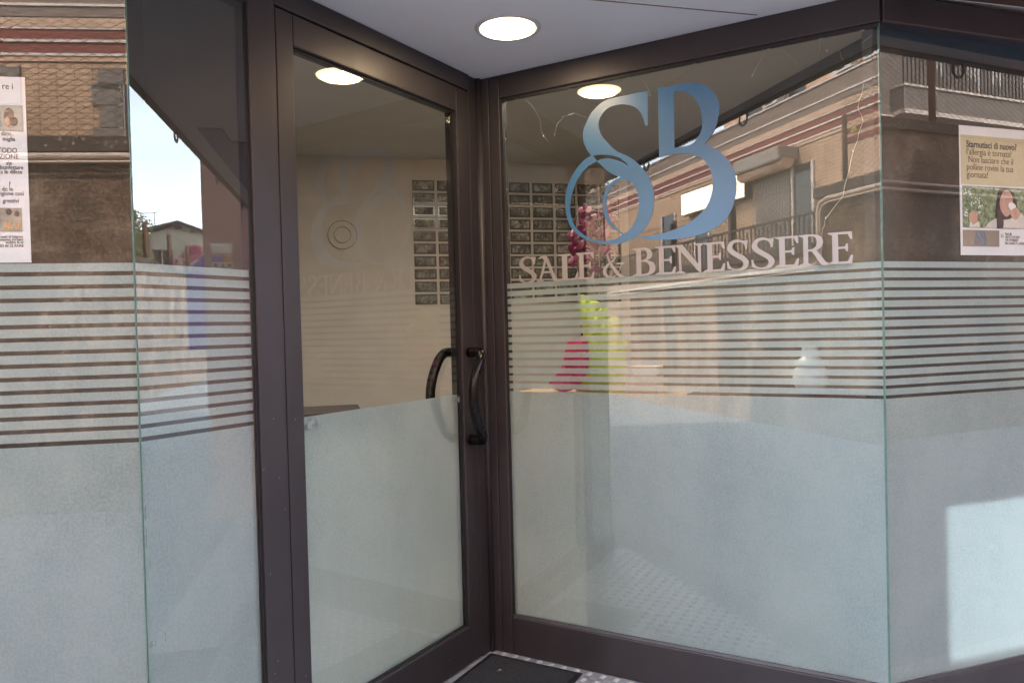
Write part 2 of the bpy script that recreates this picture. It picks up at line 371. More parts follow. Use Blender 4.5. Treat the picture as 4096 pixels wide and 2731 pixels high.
def text(name, body, size, mat, parent, x, y, z, align='LEFT', bold=0, sx=1, rot=None):
    cu = bpy.data.curves.new(name, 'FONT'); cu.body = body; cu.size = size; cu.align_x = align; cu.extrude = .0003; cu.offset = bold; cu.resolution_u = 3
    tmp = bpy.data.objects.new(name, cu); me = bpy.data.meshes.new_from_object(tmp); bpy.data.objects.remove(tmp)
    for v in me.vertices: v.co = Vector((x + v.co.x * sx, y - v.co.z, z + v.co.y))
    me.materials.clear(); me.materials.append(mat)
    o = bpy.data.objects.new(name, me); C.objects.link(o); o.parent = parent; return o
def struct(o): o['kind'] = 'structure'; return o
def at_street(o, u=0, w_=0, z=0): o.location = S(u, w_, z); o.rotation_euler = (0, 0, RZ); return o

CZ = 2.482                         # alcove ceiling
GZ = -.15                          # street level
HB, HT = 1.134, 1.5955             # solid film top, striped film top
SILL, HEAD = .168, 2.382

# ------------------------------------------------------------------ ground
b = MB(); b.box(-70, 120, -60, 60, GZ - .3, GZ); struct(at_street(b.build('street', M['asphalt'])))
b = MB(); b.box(1.75, 4.58, -.50, -.03, GZ - .05, GZ + .05, .006); struct(at_street(b.build('pavement', M['paving'])))
b = MB(); b.box(-6, 1.745, -.50, -.03, GZ - .05, GZ + .05, .006); struct(at_street(b.build('pavement', M['greypave'])))
# ------------------------------------------------------------------ tread plate step in the alcove
b = MB(); d = K - C1
def uwp(p): q = p - C1; return q.dot(T), q.dot(N)
ku, kw = uwp(K); cu4 = uwp(C4)[0]
b.poly([(0, -.10, -.14), (cu4, -.10, -.14), (cu4, 0, -.14), (ku, -kw, -.14), (0, 0, -.14)], (0, 0, .14))
step = struct(at_street(b.build('step', M['alu'])))
b = MB()
def inside(u, w_):
    if w_ > .09 or w_ < kw: return False
    l = ku * (w_ / kw) if w_ < 0 else 0; r = cu4 - (cu4 - ku) * (w_ / kw) if w_ < 0 else cu4
    return l + .045 < u < r - .035
P_ = .041
for i in range(-2, 56):
    for j in range(0, 34):
        gu, gw = .2 + i * P_, -1.1 + j * P_
        if not inside(gu, gw): continue
        a = R(42) if (i + j) % 2 else R(-48)
        dx, dy = math.cos(a), math.sin(a)
        for k in range(-2, 3):
            cx, cy = gu - dy * k * .0060, -gw + dx * k * .0060; hl = .0155 - abs(k) * .0012
            x0, y0, x1, y1 = cx - dx * hl, cy - dy * hl, cx + dx * hl, cy + dy * hl; wd = .0016
            v = [b.bm.verts.new(q) for q in ((x0, y0, .0003), (cx - dy * wd, cy + dx * wd, .0003), (x1, y1, .0003), (cx + dy * wd, cy - dx * wd, .0003), (cx - dx * hl * .5, cy - dy * hl * .5, .0022), (cx + dx * hl * .5, cy + dy * hl * .5, .0022))]
            for f in ((0, 1, 4), (1, 5, 4), (1, 2, 5), (2, 3, 5), (3, 4, 5), (3, 0, 4)): b.bm.faces.new([v[q] for q in f])
ribs = b.build('tread_bars', M['alurib'], step)

# ------------------------------------------------------------------ shop building shell
shop = thing('shop_building', 'single-storey shop with a recessed corner entrance under a white soffit', 'building', S(0, 0, 0), RZ)
b = MB(); b.box(-7, 4.58, .13, 4.35, 5.3, 5.6); b.build('roof', M['grey'], shop)
b = MB()
b.box(-7, 4.58, -.375, -.34, 2.474, 5.6)
b.build('fascia', M['grey'], shop)
for u in (-1.2, -.12, .97, 2.06, 3.15, 4.2):
    b = MB(); b.tube([(u + .035 * math.sin(a_) + .004, -.352, 2.446 + .035 * math.cos(a_)) for a_ in [.2 + k * .42 for k in range(13)]], .005, 8)
    b.tube([(u + .01, -.352, 2.48), (u + .010, -.352, 2.472)], .006, 6); b.build('awning_hook', M['iron'], shop)
# soffit: one sheet from the fascia to the alcove's inner corner
b = MB(); b.poly([(-7, -.34, CZ), (4.58, -.34, CZ), (4.58, 0.0, CZ), (cu4, 0.0, CZ), (ku, -kw, CZ), (0, 0, CZ), (-7, 0, CZ)], (0, 0, .02)); soffit = b.build('soffit', M['ceiling'], shop)
b = MB(); b.box(-7, 4.58, -.339, .129, 2.96, 5.6); b.build('parapet', M['grey'], shop)
b = MB(); b.box(1.0, cu4 - .3, .236, .2405, CZ - .0015, CZ + .001); b.build('soffit_joint', M['seam'], shop)
b = MB(); b.box(cu4 + .03, 4.58, -.118, -.03, CZ - .013, CZ - .001); b.build('trim_board', M['darkwood'], shop)
b = MB(); b.box(cu4 - .24, 4.58, -.24, -.12, CZ - .012, CZ - .001); b.build('trim_strip', M['blue'], shop)
b = MB()
for (o_, rz_, l0, l1) in ((C1, RZD, 0, LD - .02), (K, RZR, .02, LR)):
    c, s = math.cos(rz_), math.sin(rz_)
    q = [o_ + Vector((c, s)) * l0, o_ + Vector((c, s)) * l1]; inn = Vector((-s, c))
    pts = [q[0] + inn * .005, q[1] + inn * .005, q[1] + inn * .09, q[0] + inn * .09]
    loc = [((p - C1).dot(T), -(p - C1).dot(N), CZ + .02) for p in pts]
    b.poly(loc, (0, 0, .46))
b.box(-7, -.02, .005, .09, CZ + .02, CZ + .46); b.box(cu4 + .02, 4.58, .005, .09, CZ + .02, CZ + .46)
b.build('bulkhead', M['iwall'], shop)
b = MB(); b.box(-2.45, 4.2, 4.0, 4.15, -.1, 2.95); b.build('back_wall', M['iwall'], shop)
b = MB(); b.box(-2.6, -2.45, .1, 4.15, -.1, 2.95); b.build('side_wall', M['iwall'], shop)
b = MB(); b.box(4.2, 4.35, .1, 4.15, -.1, 2.95); b.build('side_wall', M['iwall'], shop)
b = MB(); b.poly([(-2.45, .75, 0), (-.11, .75, 0), (.335, .345, 0), (.365, .375, 0), (-.08, .79, 0), (-.08, 3.998, 0), (-.16, 3.998, 0), (-.16, .83, 0), (-2.45, .83, 0)], (0, 0, 2.808)); b.build('added_partition', M['iwarm'], shop)  # added dark wall, keeps the lit room from showing behind the left panes
b = MB(); b.poly([(2.36, .13, 0), (3.14, .40, 0), (4.198, .40, 0), (4.198, .48, 0), (3.2, .48, 0), (3.2, 3.998, 0), (3.12, 3.998, 0), (3.12, .46, 0), (2.35, .17, 0)], (0, 0, 2.808)); b.build('added_partition', M['iwarm'], shop)  # added dark wall, keeps the space behind the right pane dark
b = MB(); b.poly([(-2.45, .1, 2.81), (-.02, .1, 2.81), (ku - .02, -kw + .12, 2.81), (ku + .05, -kw + .12, 2.81), (cu4 + .02, .1, 2.81), (4.2, .1, 2.81), (4.2, 4.0, 2.81), (-2.45, 4.0, 2.81)], (0, 0, .03)); b.build('ceiling', M['iceil'], shop)
b = MB(); b.poly([(-2.45, .06, -.02), (-.02, .06, -.02), (ku - .02, -kw + .06, -.02), (ku + .05, -kw + .06, -.02), (cu4 + .02, .06, -.02), (4.2, .06, -.02), (4.2, 4.0, -.02), (-2.45, 4.0, -.02)], (0, 0, .018)); b.build('floor', M['ifloor'], shop)
b = MB(); b.box(-7, -2.62, -.01, .3, GZ, 2.9); b.build('masonry_pier', M['pinkwall'], shop)
b = MB(); b.box(3.75, 4.56, -.01, .3, GZ, 2.46); b.build('masonry_pier', M['pinkwall'], shop)

# ------------------------------------------------------------------ windows and door
def pane_mesh(parent, x0, x1, z0, z1, yf, edges='lr', th=.010):
    b = MB(); bm = b.bm; v = [bm.verts.new(p) for p in ((x0, yf, z0), (x1, yf, z0), (x1, yf, z1), (x0, yf, z1), (x0, yf + th, z0), (x1, yf + th, z0), (x1, yf + th, z1), (x0, yf + th, z1))]
    fs = [((0, 1, 2, 3), 0), ((7, 6, 5, 4), 1), ((0, 4, 5, 1), 1), ((3, 2, 6, 7), 1), ((0, 3, 7, 4), 2 if 'l' in edges else 1), ((1, 5, 6, 2), 2 if 'r' in edges else 1)]
    for f, mi in fs: bm.faces.new([v[i] for i in f]).material_index = mi
    return b.build('glass_pane', [M['glass'], M['glass_back'], M['glass_edge']], parent)
PITCHZ, GAP, TOPB = .0330, .0110, .0210
def film(parent, x0, x1, z0, yf, striped=True):
    b = MB(); yy = yf + .0125; bm = b.bm
    def q(a0, a1, c0, c1):
        v = [bm.verts.new(p) for p in ((a0, yy, c0), (a1, yy, c0), (a1, yy, c1), (a0, yy, c1))]; bm.faces.new(v)
    q(x0, x1, z0, HB)
    if striped:
        z = HT
        q(x0, x1, z - TOPB, z); z -= TOPB + GAP
        for k in range(13):
            q(x0, x1, z - (PITCHZ - GAP), z); z -= PITCHZ
    return b.build('frosted_film', M['film'], parent)

# left window
w1 = thing('shop_window', 'frameless street window at left, striped frosted film and a text poster', 'window', (C1.x, C1.y, 0), RZ1)
pane_mesh(w1, -2.4, -.002, .1, HEAD, 0, 'r'); film(w1, -2.4, -.006, .1, 0)
b = MB(); b.box(-2.4, -.02, -.012, .05, HEAD + .001, CZ - .001, .003); b.box(-2.4, 0, -.012, .05, .0, .099, .003); b.build('frame', M['frame'], w1)
# sidelight beside the door
w2 = thing('side_window', 'narrow angled sidelight between the left glass corner and the door', 'window', (C1.x, C1.y, 0), RZD)
pane_mesh(w2, .002, .38, .1, HEAD, 0, 'l'); film(w2, .004, .3655 - .004, .1, 0)
b = MB(); b.box(.004, .365, -.012, .05, HEAD + .001, CZ - .001, .003); b.box(.004, .365, -.012, .05, 0, .099, .003); b.build('frame', M['frame'], w2)
b = MB(); b.box(.359, .3655, -.004, .0, .1, HEAD); b.build('gasket', M['rubber'], w2)
# door frame
dfm = thing('door_frame', 'dark bronze aluminium frame around the glass door', 'door frame', (C1.x, C1.y, 0), RZD)
b = MB(); b.box(.3656, .4655, -.014, .05, 0, CZ - .001, .004); b.build('jamb', M['frame'], dfm)
b = MB(); b.box(1.4945, 1.565, -.008, .05, 0, CZ - .001, .004); b.build('jamb', M['frame'], dfm)
b = MB(); b.box(.4657, 1.4943, -.014, .05, 2.412, CZ - .0015, .004); b.build('head', M['frame'], dfm)
b = MB(); b.tube([(1.565, -.012, 0.001), (1.565, -.012, CZ - .002)], .013, 16); b.build('corner_bead', M['frame'], dfm)
# door leaf
dr = thing('entrance_door', 'glass entrance door in dark aluminium, frosted up to handle height', 'door', (C1.x, C1.y, 0), RZD)
x0, x1, g0, g1 = .4702, 1.4900, .5394, 1.4037; gz0, gz1 = .1635, 2.308; ya, yb = -.010, .052
for a0, a1 in ((x0, g0), (g1, x1)):
    b = MB(); b.box(a0, a1, ya, yb, .008, 2.408, .004); b.build('stile', M['frame'], dr)
b = MB(); b.box(g0 + .0004, g1 - .0004, ya, yb, .008, gz0, .004); b.build('bottom_rail', M['frame'], dr)
b = MB(); b.box(g0 + .0004, g1 - .0004, ya, yb, gz1, 2.408, .004); b.build('top_rail', M['frame'], dr)
b = MB(); bw = .007
b.box(g0, g0 + bw * .5, .004, .018, gz0, gz1); b.box(g1 - bw, g1, .004, .018, gz0, gz1); b.box(g0, g1, .0045, .0175, gz0, gz0 + .004); b.box(g0, g1, .0045, .0175, gz1 - bw, gz1)
b.build('gasket', M['rubber'], dr)
pane_mesh(dr, g0 - .002, g1 + .002, gz0 - .002, gz1 + .002, .008, ''); film(dr, g0, g1, gz0, .008, False)
def handle(side):
    y0 = ya if side < 0 else yb; pr = .076 * side; s0 = 1.446; rc = .032
    def bar(t): return (s0 - .086 * math.sin(math.pi * t) ** .9, y0 + pr * (1 + .05 * math.sin(math.pi * t)), 1.308 - t * (1.308 - .94))
    pts = [(s0, y0, 1.308), (s0, y0 + pr * .25, 1.308)]
    e0 = Vector((s0, y0 + (abs(pr) - rc) * side, 1.308)); e1 = Vector(bar(.10)); cc = Vector((s0, y0 + pr, 1.308))
    for k in range(11):
        t = k / 10; pts.append(tuple(e0 * (1 - t) ** 2 + cc * 2 * t * (1 - t) + e1 * t * t))
    for k in range(1, 30): pts.append(bar(.10 + .80 * k / 30))
    e2 = Vector(bar(.90)); cc = Vector((s0, y0 + pr, .94)); e3 = Vector((s0, y0 + (abs(pr) - rc) * side, .94))
    for k in range(11):
        t = k / 10; pts.append(tuple(e2 * (1 - t) ** 2 + cc * 2 * t * (1 - t) + e3 * t * t))
    pts += [(s0, y0 + pr * .25, .94), (s0, y0, .94)]
    b = MB(); b.tube(pts, .0205, 20); h = b.build('handle', M['handle'], dr)
    b = MB()
    for z in (1.308, .94): b.tube([(s0, y0, z), (s0, y0 + .004 * side, z)], .0215, 20)
    b.build('rosette', M['handle'], h)
    for p in h.data.polygons: p.use_smooth = True
handle(-1); handle(1)
b = MB()
for (cx, cz, ww, hh) in ((.556, 1.118, .014, .012), (.575, 1.106, .012, .016), (.592, 1.118, .012, .010), (.612, 1.112, .008, .014), (.545, 1.098, .006, .018), (1.352, 1.125, .010, .006), (1.375, 1.121, .014, .009), (1.392, 1.115, .010, .014)):
    b.poly([(cx + ww * math.cos(a_) * random.uniform(.6, 1.15), .0072, min(1.132, cz + hh * math.sin(a_) * random.uniform(.6, 1.15))) for a_ in [k * math.pi / 6 for k in range(12)]], (0, .0003, 0))
b.build('peeling_patch', M['residue'], dr)
b = MB()
for k in range(16):
    s_, z_ = random.choice(((.50, 1), (.39, 1), (.43, 1), (1.45, 1), (.9, 0))), 0
    xx = s_[0] + random.uniform(-.02, .02) if s_[1] else random.uniform(.6, 1.38); zz = random.uniform(.2, 1.2) if s_[1] else random.uniform(.03, .13); an_ = random.uniform(-.8, .8)
    y_ = -.0146 if xx < .466 else -.0106
    dx_, dz_ = .004 * math.sin(an_), .005 * math.cos(an_)
    b.poly([(xx, y_, zz), (xx + .0008, y_, zz), (xx + dx_ + .0004, y_, zz + dz_), (xx + dx_, y_, zz + dz_)], (0, .0004, 0))
b.build('scratch', M['alurib'], dfm)
# logo window
w3 = thing('shop_window', 'large angled window right of the door with blue SB logo and SALE & BENESSERE lettering', 'window', (K.x, K.y, 0), RZR)
pane_mesh(w3, .10, LR - .002, SILL - .002, HEAD + .002, 0, 'r'); film(w3, .1115, LR - .006, SILL, 0)
b = MB(); b.box(.012, .058, -.014, .05, 0.001, CZ - .001, .004); b.box(.0595, .1102, -.014, .05, .001, CZ - .001, .004); b.build('stile', M['frame'], w3)
b = MB(); b.box(.1106, LR + .004, -.014, .05, .001, SILL - .006, .004); b.build('bottom_rail', M['frame'], w3)
b = MB(); b.poly([(.1106, -.006, SILL - .006), (.1106, .02, SILL - .006), (.1106, .0, SILL + .004), (.1106, -.0006, SILL + .004)], (LR - .108, 0, 0)); b.build('glazing_bead', M['frame'], w3)
b = MB(); b.box(.1106, LR + .004, -.014, .05, HEAD + .001, CZ - .001, .004); b.build('head_rail', M['frame'], w3)
b = MB(); b.box(.1104, .116, -.002, -.0003, SILL, HEAD); b.box(.1106, LR - .003, -.0022, -.0004, HEAD - .012, HEAD); b.build('gasket', M['rubber'], w3)
# far right window
w4 = thing('shop_window', 'street window at right edge with the allergy poster and striped film', 'window', (C4.x, C4.y, 0), RZ4)
pane_mesh(w4, .002, 1.45, SILL - .002, HEAD + .002, 0, 'l'); film(w4, .005, 1.45, SILL, 0)
b = MB(); b.box(.006, 1.45, -.014, .05, .001, SILL - .006, .004); b.build('bottom_rail', M['frame'], w4)
b = MB(); b.box(.006, 1.45, -.014, .05, HEAD + .001, CZ - .001, .004); b.build('head_rail', M['frame'], w4)
b = MB(); b.poly([(.006, -.006, SILL - .006), (.006, .02, SILL - .006), (.006, .0, SILL + .004), (.006, -.0006, SILL + .004)], (1.44, 0, 0)); b.build('glazing_bead', M['frame'], w4)
b = MB(); b.box(1.4505, 1.53, -.02, .06, GZ, CZ - .001, .004); b.build('stile', M['frame'], w4)

b = MB()
for (x, z, w_, h) in ((.004, .93, .006, .045), (.004, .86, .004, .06), (.012, .80, .003, .03), (.006, .60, .012, .018), (.020, .602, .005, .014), (.048, .60, .003, .03)):
    n = 7; L = [(x + random.uniform(0, .002), -.0006, z + h * k / n) for k in range(n)] + [(x + w_ * random.uniform(.4, 1), -.0006, z + h * (n - k) / n) for k in range(n)]
    b.poly(L, (0, .0003, 0))
b.build('grime', M['grime'], w2)
# logo (vinyl on the outer face of the pane)
LS = [(0.7643, 2.2993, 1.0), (0.7255, 2.3009), (0.6644, 2.2995), (0.6093, 2.2975), (0.5756, 2.2895), (0.5489, 2.2732), (0.5256, 2.2526), (0.5057, 2.2209), (0.4919, 2.1914), (0.4901, 2.153), (0.503, 2.116), (0.5236, 2.0864, 1.0), (0.4864, 2.069), (0.4506, 2.0347), (0.422, 1.992), (0.4073, 1.9438), (0.4036, 1.8941), (0.4139, 1.8358), (0.4402, 1.7906), (0.4897, 1.7545), (0.5502, 1.7321), (0.595, 1.7265), (0.6467, 1.7279), (0.7015, 1.7461), (0.7415, 1.778), (0.7671, 1.8195), (0.7789, 1.8756), (0.7765, 1.9229), (0.7635, 1.9648), (0.7363, 2.0087), (0.698, 2.0476), (0.6588, 2.0734), (0.63, 2.0898), (0.5976, 2.1234), (0.5687, 2.1623), (0.5583, 2.1986), (0.5628, 2.2257), (0.5821, 2.2503), (0.6085, 2.2652), (0.649, 2.268), (0.6815, 2.2611), (0.71, 2.2481), (0.7308, 2.2257), (0.7443, 2.1965), (0.7493, 2.1701, 1.0), (0.7613, 2.1683, 1.0)]
HA = [(0.5304, 2.0848, 1.0), (0.5667, 2.084), (0.6038, 2.0769), (0.6367, 2.0641), (0.6618, 2.0456), (0.6843, 2.0194, 1.0), (0.6616, 2.0374), (0.6364, 2.0511), (0.6035, 2.0631), (0.5737, 2.0664), (0.5473, 2.0623, 1.0)]
HB_ = [(0.5457, 2.0604, 1.0), (0.5088, 2.0449), (0.4734, 2.0142), (0.4449, 1.968), (0.4278, 1.913), (0.4264, 1.8632), (0.4447, 1.8116), (0.4825, 1.7728), (0.5354, 1.7473), (0.588, 1.7409), (0.6252, 1.7469), (0.6461, 1.7603, 1.0), (0.6078, 1.7899), (0.5789, 1.8273), (0.5673, 1.8702), (0.5715, 1.9185), (0.5896, 1.9547), (0.6161, 1.9758), (0.6457, 1.986, 1.0), (0.6166, 1.9978), (0.5875, 2.0195), (0.5619, 2.045)]
HC = [(0.6528, 1.9748), (0.678, 1.9663), (0.7028, 1.9477, 1.0), (0.7128, 1.9166), (0.7175, 1.8753), (0.7129, 1.835), (0.6956, 1.7992), (0.6733, 1.7738), (0.6512, 1.7633, 1.0), (0.6225, 1.7886), (0.5975, 1.8255), (0.5837, 1.8686), (0.5847, 1.9101), (0.6006, 1.9465), (0.627, 1.9676)]
LB = [(0.8049, 2.3034, 1.0), (0.8644, 2.3012), (0.8981, 2.3029), (0.938, 2.3001), (0.9738, 2.2871), (1.0057, 2.2639), (1.0244, 2.2349), (1.0346, 2.2011), (1.0326, 2.1694), (1.0221, 2.1262), (1.0054, 2.0966), (0.9789, 2.0669, 1.0), (1.0172, 2.0434), (1.0485, 2.0134), (1.0731, 1.9782), (1.0861, 1.9383), (1.0903, 1.8996), (1.0844, 1.8558), (1.0697, 1.8126), (1.0436, 1.7767), (1.0046, 1.7513), (0.9521, 1.7331), (0.8988, 1.7257), (0.8378, 1.7248), (0.7825, 1.7286), (0.7405, 1.7361), (0.7037, 1.7466, 1.0), (0.7619, 1.7458), (0.8178, 1.7525), (0.8727, 1.7663), (0.9201, 1.785), (0.9604, 1.8139), (0.9872, 1.8469), (1.0024, 1.8905), (1.0046, 1.9355), (0.9932, 1.9789), (0.9711, 2.0109), (0.9453, 2.0288), (0.9057, 2.0414), (0.8722, 2.0454), (0.8382, 2.0454), (0.8036, 2.0401, 1.0)]
BH = [(0.8653, 2.2793, 1.0), (0.8875, 2.2773), (0.914, 2.2673), (0.9401, 2.2464), (0.9591, 2.2139), (0.9694, 2.1733), (0.9705, 2.1342), (0.96, 2.1034), (0.9398, 2.0791), (0.913, 2.0699), (0.8862, 2.0684), (0.8646, 2.0682, 1.0)]
shape('logo', [cr(LS), cr(HA), cr(HB_), cr(HC)], M['logo'], w3, -.0012)
shape('logo', [cr(LB), cr(BH)], M['logo'], w3, -.0026)
c_ = 1
G = {
 'E': [[(0, 0), (.96, 0), (1, .26), (.92, .26), (.8, .075), (.42, .07), (.42, .47), (.68, .47), (.75, .38), (.81, .38), (.81, .63), (.75, .63), (.68, .54), (.42, .54), (.42, .93), (.8, .925), (.91, .76), (.99, .76), (.97, 1), (0, 1), (0, .965), (.18, .91), (.18, .09), (0, .035)]],
 'L': [[(0, 0), (.95, 0), (1, .28), (.92, .28), (.82, .075), (.46, .07), (.46, .91), (.64, .965), (.64, 1), (0, 1), (0, .965), (.2, .91), (.2, .09), (0, .035)]],
 'N': [[(0, 0), (.34, 0), (.34, .03), (.22, .09), (.21, .76), (.84, 0), (.9, 0), (.9, .91), (1, .965), (1, 1), (.68, 1), (.68, .965), (.8, .91), (.8, .3), (.25, 1), (0, 1), (0, .965), (.12, .88), (.13, .09), (0, .03)]],
 'B': [[(0, 0, 1), (.5, 0), (.78, .03), (.96, .14), (1, .3), (.9, .46), (.64, .54, 1), (.82, .62), (.88, .76), (.8, .91), (.62, .99), (.4, 1), (0, 1, 1), (0, .965, 1), (.17, .91, 1), (.17, .09, 1), (0, .035, 1)],
       [(.38, .07, 1), (.54, .065), (.7, .12), (.75, .27), (.68, .43), (.52, .5), (.38, .5, 1)], [(.38, .56, 1), (.52, .57), (.62, .64), (.65, .77), (.59, .89), (.48, .935), (.38, .935, 1)]],
 'R': [[(0, 0, 1), (.42, 0, 1), (.42, .03, 1), (.31, .09, 1), (.31, .46, 1), (.42, .455, 1), (.55, .28), (.68, .07), (.82, -.02), (1, 0, 1), (1, .045, 1), (.88, .1), (.75, .27), (.58, .48, 1), (.72, .56), (.8, .72), (.74, .9), (.55, .985), (.4, 1), (0, 1, 1), (0, .965, 1), (.15, .91, 1), (.15, .09, 1), (0, .035, 1)],
       [(.31, .52, 1), (.45, .535), (.57, .62), (.6, .76), (.55, .89), (.44, .935), (.31, .935, 1)]],
 'S': [[(.9, .68, 1), (.83, .68, 1), (.79, .82), (.66, .92), (.48, .94), (.32, .89), (.27, .78), (.35, .67), (.55, .56), (.8, .43), (.97, .26), (.9, .08), (.68, -.02), (.42, -.02), (.2, .03), (.04, .07, 1), (.02, .31, 1), (.09, .31, 1), (.15, .15), (.3, .06), (.5, .04), (.67, .09), (.73, .2), (.66, .31), (.45, .42), (.2, .55), (.05, .71), (.1, .89), (.28, 1.0), (.54, 1.02), (.76, .97), (.95, .99, 1)]],
 'A': [[(0, 0, 1), (.32, 0, 1), (.32, .035, 1), (.22, .09, 1), (.32, .33, 1), (.64, .33, 1), (.73, .1), (.82, -.02), (1, 0, 1), (1, .05, 1), (.9, .12), (.75, .42), (.56, .85), (.44, 1.0), (.28, 1.0), (.1, .92, 1), (.14, .87, 1), (.26, .91), (.37, .82, 1), (.13, .09, 1), (0, .035, 1)], [(.35, .4, 1), (.61, .4, 1), (.45, .76, 1)]],
}
TX = [(0.1776, 0.2649), (0.2626, 0.3649), (0.3637, 0.455), (0.445, 0.5253), (0.5609, 0.6517), (0.6869, 0.779), (0.779, 0.8595), (0.8576, 0.966), (0.9651, 1.0442), (1.0488, 1.1309), (1.1361, 1.2199), (1.2199, 1.2996), (1.2996, 1.3984), (1.3936, 1.4721)]
ZB, ZT = 1.594, 1.702
for ch, (a, e) in zip("SALE&BENESSERE", TX):
    if ch == '&':
        path = [(.98, .5), (.86, .47), (.83, .36), (.76, .22), (.63, .08), (.42, .015), (.2, .06), (.08, .22), (.14, .38), (.32, .52), (.5, .63), (.6, .76), (.56, .92), (.42, .99), (.28, .93), (.25, .78), (.32, .62), (.45, .42), (.62, .22), (.8, .06), (.98, .02)]
        wd = [.03, .035, .04, .04, .04, .06, .12, .17, .15, .1, .07, .07, .07, .05, .06, .08, .09, .13, .15, .13, .06]
        lf, rt_ = [], []
        b = MB(); n = len(path); pp = []
        for i in range(n - 1):
            for k in range(4):
                t = k / 4; p0 = path[max(i - 1, 0)]; p1 = path[i]; p2 = path[i + 1]; p3 = path[min(i + 2, n - 1)]
                pp.append(tuple(.5 * (2 * p1[j] + (p2[j] - p0[j]) * t + (2 * p0[j] - 5 * p1[j] + 4 * p2[j] - p3[j]) * t * t + (3 * p1[j] - p0[j] - 3 * p2[j] + p3[j]) * t ** 3) for j in (0, 1)) + (wd[i] * (1 - t) + wd[i + 1] * t,))
        pp.append(path[-1] + (wd[-1],))
        W_, H_ = e - a, ZT - ZB; prev = None
        for i, p in enumerate(pp):
            q0 = pp[max(i - 1, 0)]; q1 = pp[min(i + 1, len(pp) - 1)]; dx, dz = (q1[0] - q0[0]) * W_, (q1[1] - q0[1]) * H_; l = math.hypot(dx, dz)
            nx, nz = -dz / l * p[2] * .5 * .09, dx / l * p[2] * .5 * .09
            X, Z = a + p[0] * W_, ZB + p[1] * H_; y = -.0008 - i * .00001
            v = [b.bm.verts.new((X + nx, y, Z + nz)), b.bm.verts.new((X - nx, y, Z - nz))]
            if prev: b.bm.faces.new((prev[0], prev[1], v[1], v[0]))
            prev = v
        b.poly([(a + .66 * W_, -.0022, ZB + .47 * H_), (a + W_, -.0022, ZB + .47 * H_), (a + W_, -.0022, ZB + .53 * H_), (a + .66 * W_, -.0022, ZB + .53 * H_)], (0, .0004, 0))
        b.build('letter', M['letter'], w3)
    else:
        loops = [cr([(a + p[0] * (e - a), ZB + p[1] * (ZT - ZB)) + tuple([1] if (len(p) > 2 or ch in 'ELN') else []) for p in lp], 5) for lp in G[ch]]
        shape('letter', loops, M['letter'], w3, -.0013)

# ------------------------------------------------------------------ posters
ps = thing('poster', 'white poster with printed words and two photos taped inside the left window', 'poster', (C1.x, C1.y, 0), RZ1)
py = .0125
b = MB(); b.box(-.56, -.2455, py, py + .0006, 1.5985, 2.061); b.build('sheet', M['paper'], ps)
for tx, z, sz in (("re i", 2.030, .019), ("dato..", 1.915, .0125), ("miglia", 1.905 - .003 - .0, .0125), ("TODO", 1.872, .015), ("ZIONE", 1.857, .0150), ("ale", 1.842, .0125), ("disinfettare", 1.831, .0125), ("a le difese", 1.820, .0125), ("?", 1.789, .0135), ("do le", 1.777, .0125), ("arigione così", 1.766, .0125), ("gressivi", 1.748, .0125), ("a 6 mesi al interno", 1.660, .0085), ("possono portare", 1.653, .0085), ("vedere la tv", 1.646, .0085), ("I FINO AI 12 ANNI", 1.637, .0085)):
    # z positions re-spaced so that no two lines touch
    text('lettering', tx, sz * 1.22, M['ink'], ps, {"re i": -.272, "dato..": -.2755, "miglia": -.272, "TODO": -.268, "ZIONE": -.265, "ale": -.281, "disinfettare": -.2555, "a le difese": -.258, "?": -.286, "do le": -.281, "arigione così": -.2565, "gressivi": -.2685}.get(tx, -.262), py - .0006, z, 'RIGHT', sx=.82)
b = MB(); b.box(-.36, -.2525, py - .0012, py - .0004, 1.926, 1.990); ph = b.build('photo', M['kraft'], ps); ph.data.materials[0] = pbr("printed_grey_wall", (.38, .40, .38), .7)
b = MB(); b.ell((-.284, py - .0016, 1.966), .012, .001, .018); b.ell((-.274, py - .0018, 1.95), .010, .001, .012); b.build('photo_figure', M['hair'], ph)
b = MB(); b.ell((-.287, py - .0022, 1.949), .006, .001, .014); b.build('photo_face', M['skin'], ph)
b = MB(); b.box(-.36, -.263, py - .0012, py - .0004, 1.676, 1.735); ph = b.build('photo', M['mixprint'], ps)
b = MB()
for k in range(26): b.ell((-.30 + random.uniform(0, .032), py - .0016, 1.682 + random.uniform(0, .018)), .0022, .0006, .0022, sub=1)
b.build('photo_detail', M['orange'], ph)
b = MB(); b.ell((-.292, py - .0018, 1.725), .007, .0006, .008); b.ell((-.274, py - .0018, 1.720), .006, .0006, .007); b.build('photo_figure', M['hair'], ph)

ps = thing('poster', 'allergy poster with a woman holding a tissue, behind the right window', 'poster', (C4.x, C4.y, 0), RZ4)
b = MB(); b.box(.3615, .6855, py, py + .0006, 1.6195, 2.0725); b.build('sheet', M['paper'], ps)
b = MB(); b.box(.3675, .6855, py - .0008, py - .0002, 1.868, 2.040); b.build('printed_panel', M['beige'], ps)
for i, (tx, bo) in enumerate((("Starnutisci di nuovo?", .0006), ("l'allergia è tornata!", 0), (" Non lasciare che il", 0), ("polline rovini la tua", 0), ("giornata!", 0))):
    text('lettering', tx, .0325, M['brownink'] if i else M['ink'], ps, .393, py - .0012, 1.998 - i * .0265, 'LEFT', bo, sx=.90)
b = MB(); b.box(.372, .6855, py - .0008, py - .0002, 1.716, 1.862); ph = b.build('photo', M['foliageprint'], ps)
def blob(pts, m, y, parent, name='photo_detail', n=5): return shape(name, [cr(pts, n)], m, parent, y, .0002)
b = MB()
